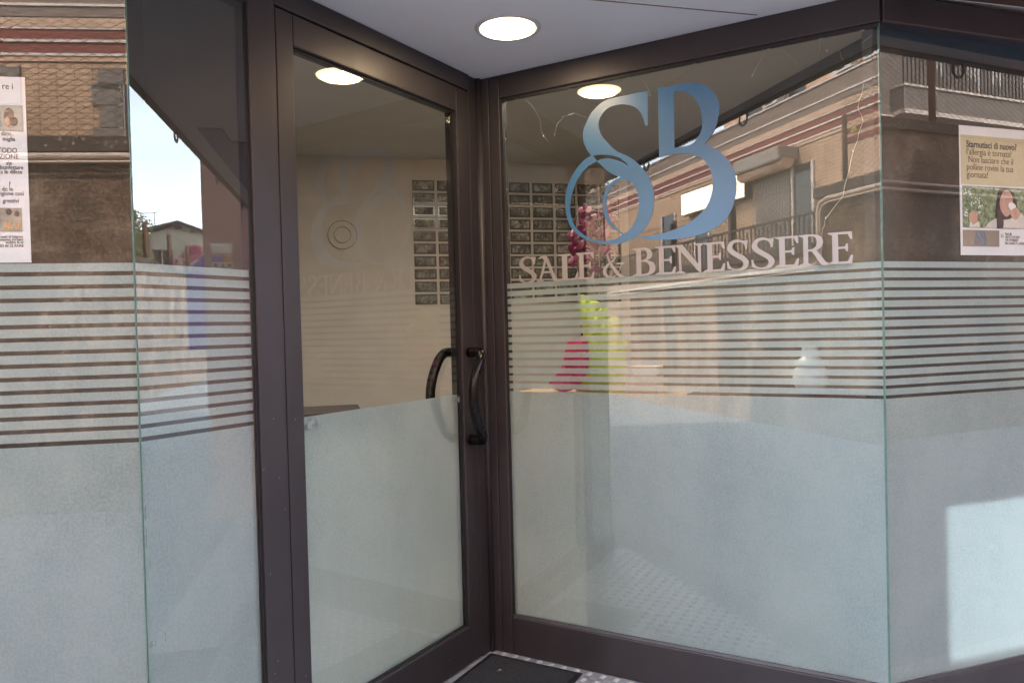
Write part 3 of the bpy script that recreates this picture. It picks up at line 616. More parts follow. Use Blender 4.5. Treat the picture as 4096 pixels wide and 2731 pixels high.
for k in range(46):
    cx, cz = random.choice(((.41, .115), (.415, .085), (.44, .10), (.45, .075), (.39, .05), (.445, .055), (.38, .13), (.40, .125)))
    b.ell((cx + random.gauss(0, .007), py - .0014 - k * .00001, 1.716 + cz + random.gauss(0, .007)), .0036, .0004, .0036, sub=1)
b.build('photo_blossom', M['white'], ph)
Z = 1.716
blob([(.535, Z + .10), (.545, Z + .135), (.575, Z + .143), (.60, Z + .138), (.62, Z + .125), (.635, Z + .09), (.64, Z + .04), (.63, Z + .0, 1), (.535, Z + .0, 1), (.528, Z + .05)], M['hair'], py - .0016, ph, 'photo_hair')
blob([(.475, Z + .001, 1), (.495, Z + .018), (.53, Z + .034), (.56, Z + .03), (.60, Z + .035), (.615, Z + .05), (.64, Z + .06), (.66, Z + .052), (.6852, Z + .03), (.6852, Z + .001, 1)], M['sweater'], py - .0022, ph, 'photo_sweater')
blob([(.548, Z + .08), (.553, Z + .11), (.57, Z + .134), (.592, Z + .136), (.61, Z + .115), (.612, Z + .085), (.60, Z + .055), (.58, Z + .042), (.56, Z + .055)], M['skin'], py - .0028, ph, 'photo_face')
blob([(.532, Z + .001, 1), (.533, Z + .05), (.545, Z + .09), (.552, Z + .06), (.565, Z + .03), (.562, Z + .001, 1)], M['hair'], py - .0034, ph, 'photo_hair')
blob([(.60, Z + .048), (.598, Z + .068), (.615, Z + .08), (.635, Z + .072), (.648, Z + .055), (.635, Z + .036), (.618, Z + .034)], M['skin'], py - .0040, ph, 'photo_hand')
blob([(.588, Z + .082), (.60, Z + .094), (.618, Z + .088), (.625, Z + .078), (.61, Z + .07), (.598, Z + .066)], M['white'], py - .0046, ph, 'photo_tissue')
blob([(.402, Z + .02), (.405, Z + .05), (.42, Z + .058), (.44, Z + .055), (.452, Z + .05), (.44, Z + .042), (.44, Z + .02), (.425, Z + .01)], M['skin'], py - .0022, ph, 'photo_hand')
blob([(.40, Z + .001, 1), (.405, Z + .02), (.42, Z + .01), (.445, Z + .022), (.45, Z + .001, 1)], M['sweater'], py - .0028, ph, 'photo_sleeve')
b = MB(); b.box(.372, .546, py - .0008, py - .0002, 1.650, 1.708); lg = b.build('printed_panel', M['kraft'], ps)
def mini(pts): return [(.455 + (p[0] - .75) * .085, 1.679 + (p[1] - 2.02) * .085) + tuple(p[2:]) for p in pts]
shape('printed_logo', [cr(mini(LS)), cr(mini(HA)), cr(mini(HB_)), cr(mini(HC))], M['logoprint'], lg, py - .0012, .0002)
shape('printed_logo', [cr(mini(LB)), cr(mini(BH))], M['logoprint'], lg, py - .0015, .0002)
for i, tx in enumerate(("Vieni alla", "GROTTA DI SALE", "+39 3791802819", "VIA CASSIA 711, ROMA")):
    text('lettering', tx, .0135, M['brownink'], ps, .574, py - .0006, 1.693 - i * .0115, 'LEFT', sx=.72)
b = MB(); b.ell((.561, py - .001, 1.690), .0085, .0005, .0085); b.build('printed_dot', M['beige'], ps)

# ------------------------------------------------------------------ fairy lights inside the logo window
WIRES = [[(0.1537, 2.3729), (0.1119, 2.2525), (0.1147, 2.2163), (0.1187, 2.103), (0.1176, 1.9999), (0.1238, 1.9208), (0.1169, 1.7939), (0.1194, 1.6435)], [(0.1785, 2.3897), (0.2398, 2.3476), (0.2795, 2.2889), (0.295, 2.214), (0.3286, 2.1677)], [(0.3488, 2.1904), (0.3628, 2.2395), (0.4, 2.2692), (0.445, 2.274), (0.4994, 2.243)], [(0.671, 2.39), (0.6407, 2.3373)], [(0.7038, 2.3838), (0.7483, 2.3369), (0.7671, 2.2857)], [(0.9154, 2.3805), (0.8821, 2.3028)], [(1.1993, 2.386), (1.1858, 2.3535), (1.1455, 2.2858)], [(1.2165, 2.3913), (1.2745, 2.3442), (1.3067, 2.2986)], [(1.3797, 2.3909), (1.3771, 2.3317), (1.3653, 2.2999)], [(1.4356, 2.3281), (1.4505, 2.2871)], [(1.5142, 2.1953), (1.494, 2.1237), (1.5084, 2.0712), (1.4763, 1.9754), (1.4428, 1.8275), (1.3863, 1.7566), (1.3732, 1.6975), (1.3676, 1.6031)], [(1.5432, 2.3553), (1.5089, 2.3337)]]
fl = thing('fairy_lights', 'thin wire of tiny fairy lights draped along the top of the logo window', 'string lights', (K.x, K.y, 0), RZR)
def dense(p, n=5, jit=.0022):
    o = []
    for i in range(len(p) - 1):
        for k in range(n):
            t = k / n; o.append((p[i][0] * (1 - t) + p[i + 1][0] * t + random.uniform(-jit, jit), .020 + random.uniform(-.002, .004), min(HEAD - .003, p[i][1] * (1 - t) + p[i + 1][1] * t + random.uniform(-jit, jit))))
    o.append((p[-1][0], .02, p[-1][1])); return o
for wv in WIRES:
    b = MB(); b.tube(dense(wv), .00055, 4); b.build('wire', M['cwire'], fl)
for x, z in ((.118, 2.2163), (.119, 1.9999), (.119, 1.7939), (.30, 2.20), (.43, 2.27), (.64, 2.33), (.767, 2.285), (.90, 2.34), (1.15, 2.29), (1.40, 2.33), (1.494, 2.12), (1.476, 1.975), (1.386, 1.757)):
    b = MB(); b.ell((x, .02, z), .0024, .0024, .0038, sub=1); b.build('bulb', M['bulb'], fl)
for x in (.181, .4257, .6784, .9393, 1.208, 1.3814, 1.5114):
    b = MB(); b.box(x - .006, x + .006, .016, .024, 2.372, 2.3795, .002); b.build('clip', M['trimwhite'], fl)

# ------------------------------------------------------------------ door mat
b = MB(); mt = thing('doormat', 'black ribbed doormat lying on the tread plate in the entrance corner', 'doormat', S(1.13, -1.029, 0), 0)
pA = Vector((-.126, 3.183)); pB = Vector((.234, 2.983)); pC = Vector((-.273, 2.918)); dx = (pB - pA).normalized(); rzm = math.atan2(dx.y, dx.x); wd_ = (pB - pA).length + .02
mt.location = (pA.x, pA.y, 0); mt.rotation_euler = (0, 0, rzm)
b.box(0, wd_, -.62, 0, .0025, .0075, .002); b.build('rubber_base', M['matrub'], mt)
b = MB(); b.box(.022, wd_ - .022, -.598, -.022, .0078, .0115, .002)
for k in range(5200):
    x, y = random.uniform(.024, wd_ - .024), random.uniform(-.3, -.024); h = random.uniform(.0015, .004); r_ = .0016; a = random.uniform(0, 6.28)
    v = [b.bm.verts.new((x + r_ * math.cos(a + q * 2.09), y + r_ * math.sin(a + q * 2.09), .0112)) for q in range(3)] + [b.bm.verts.new((x + random.uniform(-.002, .002), y + random.uniform(-.002, .002), .0112 + h))]
    for f in ((0, 1, 3), (1, 2, 3), (2, 0, 3)): b.bm.faces.new([v[q] for q in f])
b.build('carpet', M['mat'], mt)
b = MB(); b.poly([(.12, -.155, .017), (.128, -.15, .020), (.134, -.138, .018), (.129, -.144, .022)], (0, 0, .0006))
lf_ = b.build('dry_leaf', M['straw']); lf_.location = (pA.x, pA.y, 0); lf_.rotation_euler = (0, 0, rzm); tag(lf_, 'tiny pale dry leaf lying on the black doormat', 'leaf')

# ------------------------------------------------------------------ ceiling lights
def downlight(name, label, u, w_, z, r, mat, power, col):
    t = thing(name, label, 'ceiling light', S(u, w_, z), RZ)
    b = MB(); b.lathe([(r * 1.22, -.001), (r * 1.20, -.004), (r * 1.06, -.006), (r * 1.02, -.003), (r * 1.02, .0), ], seg=48); b.build('trim_ring', M['trimwhite'], t)
    b = MB(); b.lathe([(.001, -.0062), (r * .99, -.0062), (r, -.0045)], seg=48); b.build('diffuser', mat, t)
    return t
downlight('ceiling_light', 'round lit downlight in the white soffit above the entrance', 1.14, -.515, CZ, .098, M['lamp'], 0, None)
dl = bpy.data.lights.new('downlight_lamp', 'AREA'); dl.shape = 'DISK'; dl.size = .17; dl.energy = 1.2; dl.color = (1, .72, .42)
do = bpy.data.objects.new('downlight_lamp', dl); C.objects.link(do); do.location = S(1.14, -.515, CZ - .012)
for (u, w_, e) in ((1.15, -1.45, 10), (1.9, -1.45, 5)):
    ld = bpy.data.lights.new('shop_lamp', 'AREA'); ld.shape = 'DISK'; ld.size = .9; ld.energy = e; ld.color = (1, .89, .76)
    lo = bpy.data.objects.new('shop_lamp', ld); C.objects.link(lo); lo.location = S(u, w_, 2.78)

# ------------------------------------------------------------------ interior
gb = thing('glass_block_panel', 'panel of wavy glass blocks set in the cream back wall', 'glass block window', S(1.215, -4.0, 1.61), RZ)
NC, NR = 9, 10; pu, pz = .2035, .1035
b = MB(); b.box(0, NC * pu, -.004, .02, 0, NR * pz); b.build('grout', M['grout'], gb)
bk = None
for i in range(NC):
    for j in range(NR):
        if bk is None:
            b = MB(); W2, H2 = pu - .022, pz - .018
            b.box(0, W2, -.010, -.0045, 0, H2, .002); bk = b.build('glass_block', M['blockrim'], gb)
            b = MB(); b.box(.014, W2 - .014, -.0155, -.0105, .012, H2 - .012, .0025); fc = b.build('face', M['block'], bk)
            bk.location = (.011, 0, .009)
        else:
            o = bk.copy(); C.objects.link(o); o.parent = gb; o.location = (.011 + i * pu, 0, .009 + j * pz)
            o2 = fc.copy(); C.objects.link(o2); o2.parent = o
# use world-varying pattern per block
for t in (M['block'].node_tree,):
    for n in t.nodes:
        if n.type == 'MAPPING':
            oi = t.nodes.new("ShaderNodeObjectInfo"); va = t.nodes.new("ShaderNodeVectorMath"); va.operation = 'ADD'
            src = n.outputs[0]; links = [l.to_socket for l in src.links]
            sc2 = t.nodes.new("ShaderNodeVectorMath"); sc2.operation = 'SCALE'; sc2.inputs[3].default_value = 7.3
            t.links.new(oi.outputs['Location'], sc2.inputs[0]); t.links.new(src, va.inputs[0]); t.links.new(sc2.outputs[0], va.inputs[1])
            for s_ in links: t.links.new(va.outputs[0], s_)
            break
orn = thing('wall_vent', 'round ringed disc mounted on the cream back wall behind the door', 'wall disc', S(.66, -4.0, 2.185), RZ)
b = MB()
for r_, h_ in ((.115, .012), (.066, .02)):
    for k in range(48):
        a0, a1 = 2 * math.pi * k / 48, 2 * math.pi * (k + 1) / 48
        q = [(r_ * math.cos(a0), -h_, r_ * math.sin(a0)), (r_ * math.cos(a1), -h_, r_ * math.sin(a1)), ((r_ - .004) * math.cos(a1), -h_, (r_ - .004) * math.sin(a1)), ((r_ - .004) * math.cos(a0), -h_, (r_ - .004) * math.sin(a0))]
        b.poly(q, (0, h_ - .001, 0))
b.build('ring', M['ringc'], orn)
b = MB()
b.poly([(.11 * math.cos(2 * math.pi * k / 40), -.001, .11 * math.sin(2 * math.pi * k / 40)) for k in range(40)], (0, -.008, 0)); b.build('disc', M['iwall'], orn)
ct = thing('counter', 'dark-topped counter low behind the glass door', 'counter', S(.1, -2.6, 0), RZ)
b = MB(); b.box(-.05, .6, 0, .5, .875, .915, .004); b.build('worktop', M['darkwood'], ct)
b = MB(); b.box(-.04, .58, .04, .46, 0, .874, .004); b.build('body', M['iwall'], ct)
def RL(name, label, cat): return thing(name, label, cat, (K.x, K.y, 0), RZR)
sh = RL('display_shelf', 'pale wooden display shelf running behind the logo window', 'shelf')
b = MB(); b.box(.12, .86, .06, .34, 1.105, 1.128, .003); b.build('board', M['wood'], sh)
b = MB(); b.box(.36, .87, .24, .33, 0, 1.104, .004); b.build('body', M['porcelain'], sh)  # white body added, its colour imitates the column of light in the film
sh = RL('display_shelf', 'dark brown display shelf carrying the white jar', 'shelf')
b = MB(); b.box(.87, 1.5, .07, .34, 1.10, 1.133, .003); b.build('board', M['darkwood'], sh)
b = MB(); b.box(.875, 1.49, .27, .33, 0, 1.099, .004); b.build('body', M['film_shade'], sh)  # grey-blue body added, its colour imitates the darker side of the film
# orchid
oc = RL('orchid', 'magenta orchid tied to dark stakes behind the logo window', 'plant')
b = MB(); b.lathe([(.045, 0), (.055, .06), (.06, .11), (.055, .11), (.05, .09)], (.415, .2, 1.128), 24); b.build('pot', M['porcelain'], oc)
b = MB(); b.tube([(.375, .2, 1.2), (.370, .2, 1.925)], .0042, 8); b.tube([(.455, .21, 1.2), (.468, .21, 1.885)], .0042, 8)
b.ell((.466, .21, 1.845), .012, .012, .022); b.build('stake', M['stem'], oc)
b = MB()
b.tube([(.41, .2, 1.2), (.395, .2, 1.5), (.35, .2, 1.72), (.345, .2, 1.85), (.38, .2, 1.92)], .003, 6)
b.tube([(.42, .2, 1.2), (.44, .2, 1.55), (.475, .2, 1.7), (.52, .2, 1.82), (.535, .2, 1.88)], .003, 6)
b.tube([(.44, .2, 1.55), (.38, .2, 1.70), (.36, .2, 1.76)], .0025, 6); b.build('stem', M['stem'], oc)
def flower(cx, cz, s, mat, yy=.19, tilt=0):
    b = MB()
    for k in range(5):
        a = R(90 + 72 * k) + tilt; rr = s * (.50 if k in (1, 4) else .46)
        rot = Matrix.Rotation(random.uniform(-.5, .5), 3, 'X') @ Matrix.Rotation(-a, 3, 'Y')
        b.ell((cx + rr * math.cos(a), yy + random.uniform(-.006, .006), cz + rr * math.sin(a)), s * .50, s * .07, s * (.46 if k in (1, 4) else .3), rot)
    b.ell((cx, yy - .012, cz - s * .1), s * .2, s * .22, s * .22)
    b.build('flower', mat, oc)
for cx, cz, s, mt_ in ((.408, 1.898, .028, 'orchid'), (.418, 1.858, .036, 'orchid'), (.415, 1.815, .036, 'orchid'), (.345, 1.80, .026, 'orchidpale'), (.36, 1.745, .036, 'orchid'), (.41, 1.748, .040, 'orchid'), (.485, 1.79, .032, 'orchid'), (.52, 1.845, .030, 'orchid'), (.505, 1.885, .024, 'orchid'), (.425, 1.70, .032, 'orchid'), (.345, 1.69, .024, 'orchidpale'), (.44, 1.645, .024, 'orchid'), (.505, 1.72, .026, 'orchidpale')):
    flower(cx, cz, s * 1.3, M[mt_], .19 + random.uniform(-.02, .02), random.uniform(-.4, .4))
# wrapped gifts
gp = RL('gift_wrap', 'lime green tissue-wrapped gift on the display shelf', 'gift')
def ruffle(outline, y0, th, mat, parent, name='wrap'):
    bm = bmesh.new(); n = len(outline); c = sum((Vector(p) for p in outline), Vector((0, 0))) / n; rings = []
    for lv, (sc_, dy) in enumerate(((1, 0), (.8, -th * .5), (.45, -th * .9), (.05, -th))):
        rings.append([bm.verts.new((c.x + (p[0] - c.x) * sc_, y0 + dy + random.uniform(-.006, .006), c.y + (p[1] - c.y) * sc_)) for p in outline])
    back = [bm.verts.new((p[0], y0 + th, p[1])) for p in outline]; rings.insert(0, back)
    for a, bb in zip(rings, rings[1:]):
        for k in range(n): bm.faces.new((a[k], a[(k + 1) % n], bb[(k + 1) % n], bb[k]))
    bm.faces.new(back[::-1]); bm.faces.new(rings[-1]); bmesh.ops.recalc_face_normals(bm, faces=bm.faces[:])
    me = bpy.data.meshes.new(name); bm.to_mesh(me); bm.free(); me.materials.append(mat); o = bpy.data.objects.new(name, me); C.objects.link(o); o.parent = parent; return o
ruffle([(.36, 1.129), (.40, 1.20), (.395, 1.29), (.405, 1.36), (.396, 1.42), (.393, 1.50), (.392, 1.54), (.418, 1.535), (.428, 1.49), (.445, 1.512), (.475, 1.503), (.47, 1.468), (.50, 1.48), (.522, 1.452), (.515, 1.43), (.545, 1.44), (.572, 1.412), (.555, 1.36), (.588, 1.33), (.575, 1.26), (.592, 1.2), (.57, 1.129)], .14, .05, M['lime'], gp)
gp2 = RL('gift_wrap', 'hot pink tissue-wrapped gift standing in front of the lime green one', 'gift')
ruffle([tuple(p) for p in cr([(.27, 1.165), (.31, 1.195), (.335, 1.25), (.35, 1.31), (.375, 1.355), (.405, 1.35), (.442, 1.362), (.450, 1.29), (.442, 1.22), (.415, 1.17), (.37, 1.135), (.31, 1.132)], 3)], .075, .022, M['hotpink'], gp2)
cd = RL('gift_box', 'low pale pink box with small print beside the gifts', 'box')
b = MB(); b.box(.60, .735, .12, .2, 1.129, 1.235, .002); b.build('carton', M['ledge'], cd)
b = MB(); b.box(.64, .73, .1185, .1196, 1.20, 1.225); b.build('label', M['paper'], cd)
jr = RL('jar', 'white ribbed porcelain jar behind the striped film at right', 'jar')
prof = [(.032, 0), (.045, .004), (.056, .03), (.062, .06), (.060, .085), (.048, .10), (.040, .105)]
b = MB(); b.lathe(prof, (1.307, .17, 1.134), 36); b.build('body', M['porcelain'], jr)
b = MB(); b.lathe([(.058, 0), (.060, .006), (.05, .014), (.03, .03), (.028, .066), (.03, .07), (.02, .075)], (1.307, .17, 1.2392), 36); b.build('lid', M['porcelain'], jr)
dp = RL('sun_patch_panel', 'glowing white panel added behind the frosted glass at far right, imitating a sun patch', 'sun patch panel'); dp.location = (C4.x, C4.y, 0); dp.rotation_euler = (0, 0, RZ4)
b = MB(); b.box(.425, 1.3, .15, .18, .13, .70, .01); b.build('sun_glow_face', M['panel'], dp)  # added emissive panel stands in for a sun patch on the film
b = MB(); b.box(.43, 1.3, .181, .21, 0, .695, .003); b.build('case', M['paper'], dp)  # backing of the added sun patch panel

# ------------------------------------------------------------------ across the street: retaining wall
rw = thing('retaining_wall', 'tall rough brown rendered wall across the street with pebbled coping', 'wall', S(0, 5, GZ), RZ)
def wallseg(u0, u1, ztop, cz=.14, mt='stucco'):
    b = MB(); b.box(u0, u1, -5.35 + 5, -5 + 5, 0, ztop - cz - GZ); o = b.build('wall_section', M[mt], rw)
    b = MB(); b.box(u0 - (.0 if u0 < -20 else 0), u1, -.40, .04, ztop - cz - GZ, ztop - GZ, .01); b.build('coping', M['pebble'], rw)
wallseg(-30, -6.8, 2.47, .13, 'stucco_sunny'); wallseg(-6.8, -4.3, 2.47, .13); wallseg(-4.28, 6.3, 3.21); wallseg(6.32, 14.5, 3.97); wallseg(14.52, 50, 3.5)
b = MB(); b.box(-5.6, -5.25, .04, .045, 1.2, 1.3); 
b.build('rust_streak', M['rust'], rw)
b = MB(); b.poly([(-2.68, .004, 2.40 - GZ), (-2.60, .004, 2.34 - GZ), (-2.18, .004, 2.17 - GZ), (-2.2, .004, 2.22 - GZ), (-2.63, .004, 2.37 - GZ)], (0, -.003, 0)); b.build('rust_streak', M['rust'], rw)
# NB: street-local y is -w, so things "in front" of the wall (towards the shop) have larger y here
pp_ = thing('drain_pipe', 'pale painted pipe clipped along the top of the brown wall', 'pipe', S(0, 4.93, 0), RZ)
b = MB(); b.tube([(6.2, .0, 3.02), (-3.98, .0, 3.02), (-4.10, 0, 2.98), (-4.14, 0, 2.88), (-4.14, 0, 2.26), (-4.18, 0, 2.18), (-4.3, 0, 2.15), (-30, 0, 2.15)], .035, 10); b.build('pipe', M['pipe'], pp_)
b = MB(); b.tube([(6.2, .03, 2.965), (-3.9, .03, 2.965), (-4.03, .03, 2.94), (-4.07, .03, 2.85), (-4.07, .03, 2.2), (-4.2, .03, 2.09), (-30, .03, 2.09)], .014, 8); b.build('pipe', M['pipe'], pp_)
pp2 = thing('drain_pipe', 'grey double conduit along the taller shaded part of the wall', 'pipe', S(0, 4.95, 0), RZ)
for zz in (3.14, 3.05):
    b = MB(); b.tube([(6.4, 0, zz), (14.4, 0, zz)], .022, 8); b.build('pipe', M['pipe'], pp2)
# chain-link fences
def chain(u0, u1, z0, z1, posts, name, label, pt, pitch=.075):
    f = thing(name, label, 'fence', S(u0, 5.2, z0), RZ, 'chain-link fences on the wall across the street')
    b = MB(); L_, H_ = u1 - u0, z1 - z0; AS = 1.9; n = int((L_ + AS * H_) / (pitch * AS)) + 1
    for k in range(n):
        for sg in (0, 1):
            a = k * pitch * AS - AS * H_; p0x, p0z, p1x, p1z = a, 0, a + AS * H_, H_
            if p0x < 0: p0z = -p0x / AS; p0x = 0
            if p1x > L_: p1z -= (p1x - L_) / AS; p1x = L_
            if p1x <= p0x: continue
            if sg: p0x, p1x = L_ - p0x, L_ - p1x
            b.tube([(p0x, .002 * sg, p0z), (p1x, .002 * sg, p1z)], .0030, 3, False)
    b.tube([(0, 0, H_), (L_, 0, H_)], .005, 4); b.build('mesh', M['wire'], f)
    for u, zt in posts:
        b = MB(); b.tube([(u - u0, .03, -.05), (u - u0, .03, zt - z0)], pt, 8); b.build('post', M['rust'], f)
    return f
chain(-3.98, 6.3, 3.215, 4.35, [(-3.9, 4.12), (0, 4.4), (3, 4.4), (6, 4.4)], 'chain_link_fence', 'chain-link fence above the tall sunny part of the brown wall', .035)
chain(-16, -4.4, 2.475, 3.35, [(-6.5, 3.35), (-8.5, 3.4), (-11, 3.4), (-13.5, 3.4)], 'chain_link_fence', 'chain-link fence behind the iron railing on the low wall', .04)
chain(6.4, 14.4, 3.975, 5.0, [(9.42, 4.95), (12.5, 4.95)], 'chain_link_fence', 'chain-link fence above the tall shaded wall at right', .045)
chain(14.6, 34, 3.505, 4.6, [(17.2, 4.55), (19.7, 4.55), (22.3, 4.55), (24.7, 4.5), (27.5, 4.5)], 'chain_link_fence', 'chain-link fence running away down the street', .06, .12)
rl = thing('railing', 'brown iron railing of flat vertical bars on the low wall', 'railing', S(-16, 5.08, 2.475), RZ)
b = MB(); u = 0
while u < 11.6:
    b.box(u, u + .035, -.012, .0, .03, .42 if int(u / .1) % 3 else .36); u += .105
b.build('bars', M['iron'], rl)
b = MB(); b.box(0, 11.65, -.03, .01, .421, .455); b.box(0, 11.65, -.02, .005, .0, .03); b.build('rail', M['iron'], rl)
for u in (1.5, 4.5, 7.5, 9.5):
    b = MB(); b.box(u, u + .07, -.05, .02, 0, .85); b.build('post', M['iron'], rl)

# ------------------------------------------------------------------ apartment block behind the wall
ab = thing('apartment_block', 'orange tiled apartment block with red stripes and pale ledges behind the brown wall', 'building', S(0, 10, GZ), RZ)
g = GZ
def part(name, m, *boxes, parent=ab, bev=0):
    b = MB()
    for bx in boxes: b.box(*bx[:4], bx[4] - g, bx[5] - g, bev)
    return b.build(name, m, parent)
U0, U1 = -34, 9.2
part('wall', M['siding'], (U0, U1, -9, 0, g, 5.640))
part('band', M['peach'], (U0, U1, -9, .03, 5.641, 5.719), (U0, U1, -9, .085, 6.141, 6.280))
part('red_stripe', M['red'], (U0, U1, -9, .04, 5.761, 5.919), (U0, U1, -9, .06, 5.961, 6.109))
part('ledge', M['ledge'], (U0, U1, -9, .05, 5.720, 5.760), (U0, U1, -9, .07, 5.920, 5.960), (U0, U1, -9, .08, 6.110, 6.140), (U0, U1, -9, .10, 6.45, 6.49), (U0, U1, -9, .12, 6.84, 6.88))
part('balcony_band', M['greyband'], (U0, U1, -9, .075, 6.281, 6.449), (U0, U1, -9, .085, 6.491, 6.839))
part('upper_wall', M['peach'], (-14.6, U1, -9, -.2, 6.9, 10.5))
for k in range(12):
    u = -13.4 + k * 1.75
    f = part('window', M['dark'], (u, u + .62, -.2, -.185, 6.95, 8.1)); part('frame', M['ledge'], (u - .2, u - .01, -.2, -.15, 6.92, 8.2), parent=f)
for u in (-12.2, -9.6, -8.75):
    a_ = part('air_conditioner', M['acw'], (u, u + .5, -.1, .15, 6.9, 7.2)); part('grille', M['dark'], (u + .05, u + .3, .151, .156, 6.94, 7.16), parent=a_)
b = MB(); u = -33
while u < -14.8: b.box(u, u + .05, .2, .22, 6.9 - g, 7.0 - g + .03 * (int(u * 9) % 2)); u += .17
b.build('parapet_spikes', M['iron'], ab)
part('quoin', M['grey'], *[(-4.42 if i % 2 == 0 else -4.32, -3.95, 0, .05, z, z + .33) for i, z in enumerate((4.3, 4.64, 4.98, 5.32 - .11))], (-6.4, -5.45, 0, .05, 5.0, 5.55))
for (a0, a1, z0, z1) in ((-3.94, -2.6, 3.0, 5.3), (-11.25, -10.6, 3.0, 5.2), (-18.0, -17.2, 3.0, 5.0), (-15.9, -15.2, 3.0, 4.2), (2.6, 4.0, 3.4, 5.3)):
    f = part('window', M['dark'], (a0, a1, 0, .012, z0, z1)); part('frame', M['ledge'], (a0 - .09, a0 - .005, 0, .05, z0, z1), (a1 + .005, a1 + .09, 0, .05, z0, z1), parent=f)
def lattice(u0, u1, z0, z1):
    f = part('shutter', M['shutter'], (u0, u1, .0, .02, z0, z1)); b = MB(); n = int((u1 - u0) / .11)
    for i in range(n):
        for j in range(int((z1 - z0) / .12)):
            cx, cz = u0 + .06 + i * .11, z0 - g + .06 + j * .12
            pts = [(cx + .048 * math.cos(q * math.pi / 4), .035, cz + .055 * math.sin(q * math.pi / 4)) for q in range(9)]; b.tube(pts, .008, 4, False)
    b.build('lattice', M['ledge'], f)
lattice(-12.85, -11.4, 3.2, 5.2)
aw = part('awning_box', M['kraft'], (-12.95, -11.05, 0, .62, 5.3, 5.66), bev=.06)
b = MB(); b.tube([(-12.95, .34, 5.28 - g), (-11.05, .34, 5.28 - g)], .17, 16); b.build('roller', M['peach'], aw)
sg = thing('sunlit_awning_glow', 'glowing white rectangle imitating a sunlit awning on the orange tiled block', 'sign', S(-16.35, 9.75, 4.74), RZ)
b = MB(); b.box(.04, 3.35, -.0, .02, .04, .66); b.build('sun_glow_face', M['awning_glow'], sg)  # added emissive face stands in for a sunlit white awning
b = MB(); b.box(0, 3.39, -.2, -.001, 0, .70, .01); b.build('case', M['dark'], sg)  # backing added for the awning glow face
# projecting bay nearer the street with cabinet and warning sign
by = thing('projecting_bay', 'plain peach bay projecting from the block beside a fence post', 'building', S(-6.65, 7.6, GZ), RZ)
b = MB(); b.box(0, 1.15, -1.9, 0, 0, 4.9 - g); b.build('wall', M['peach'], by)
b = MB(); b.box(-.02, 1.17, -1.9, .02, 4.52 - g, 4.62 - g); b.box(-.02, 1.17, -1.9, .021, 4.70 - g, 4.78 - g); b.build('red_stripe', M['red'], by)
wsn = thing('warning_sign', 'small yellow triangular warning sign on the peach bay', 'sign', S(-6.45, 7.57, 4.73), RZ)
b = MB(); b.poly([(-.07, 0, -.05), (.07, 0, -.05), (0, 0, .08)], (0, .012, 0)); b.build('plate', M['yellow'], wsn)
b = MB(); b.poly([(-.02, .013, -.02), (.02, .013, -.02), (0, .013, .03)], (0, .004, 0)); b.build('mark', M['ink'], wsn)
# second block at right
rb = thing('apartment_block', 'shaded grey block with deep balconies seen in the right window', 'building', S(0, 10, GZ), RZ)
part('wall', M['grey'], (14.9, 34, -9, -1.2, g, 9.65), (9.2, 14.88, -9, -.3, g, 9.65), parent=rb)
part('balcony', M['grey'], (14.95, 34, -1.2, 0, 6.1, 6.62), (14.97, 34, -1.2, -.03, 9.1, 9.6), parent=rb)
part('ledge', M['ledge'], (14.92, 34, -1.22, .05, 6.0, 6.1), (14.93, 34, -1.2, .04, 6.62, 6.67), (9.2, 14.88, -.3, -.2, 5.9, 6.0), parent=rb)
b = MB(); u = 15.0
while u < 26: b.box(u, u + .025, -.06, -.035, 6.67 - g, 7.6 - g); u += .13
b.box(15, 34, -.07, -.03, 7.6 - g, 7.64 - g); b.build('balcony_railing', M['iron'], rb)
b = MB()
for k in range(9):
    u = 16 + k * 1.05 + random.random() * .3; zb = 7.5 - g; b.poly([(u, -.15, zb), (u + .45, -.15, zb), (u + .42, -.15, zb - .5 - random.random() * .3), (u + .2, -.15, zb - .3), (u + .02, -.15, zb - .55)], (0, -.02, 0))
b.build('laundry', M['acw'], rb)

# ------------------------------------------------------------------ right neighbour (pink) with warning plate
nb = thing('neighbour_building', 'dusty pink rendered building projecting past the shop at right', 'building', S(4.62, 0, GZ), RZ)
b = MB(); b.box(0, 7.5, -.74, 6, 0, 10.2); b.build('wall', M['pinkwall'], nb)
b = MB(); b.box(-.06, 7.6, -.80, 6, 10.2, 10.35); b.build('roof', M['grey'], nb)
cs = thing('camera_warning_sign', 'orange and violet video-surveillance sign on the pink side wall', 'sign', S(4.605, .58, 1.9), RZ)
# faces -u: local x-> -u side ; text plane is turned so it reads from the shop side
cs.rotation_euler = (0, 0, RZ - math.pi / 2)
b = MB(); b.box(-.08, .09, 0, .004, .07, .29); b.build('plate', M['signplate'], cs)
b = MB(); b.box(-.08, .09, -.002, -.0004, .13, .205); b.build('colour_field', M['orange'], cs)
b = MB(); b.box(-.0, .088, -.0035, -.0022, .132, .195); b.build('colour_field', M['violet'], cs)
text('lettering', "ATTENZIONE", .026, M['white'], cs, 0.005, -.0045, .175, 'CENTER', .0003, sx=.95)
text('lettering', "VIDEOSORVEGLIANZA", .014, M['white'], cs, 0.005, -.0045, .152, 'CENTER', sx=.9)
b = MB(); b.poly([(-.02, -.0045, .085), (.02, -.0045, .085), (0, -.0045, .12)], (0, .001, 0)); b.box(-.07, -.035, -.0045, -.0035, .09, .115); b.box(.045, .075, -.0045, -.0035, .09, .118); b.build('pictogram', M['brownink'], cs)

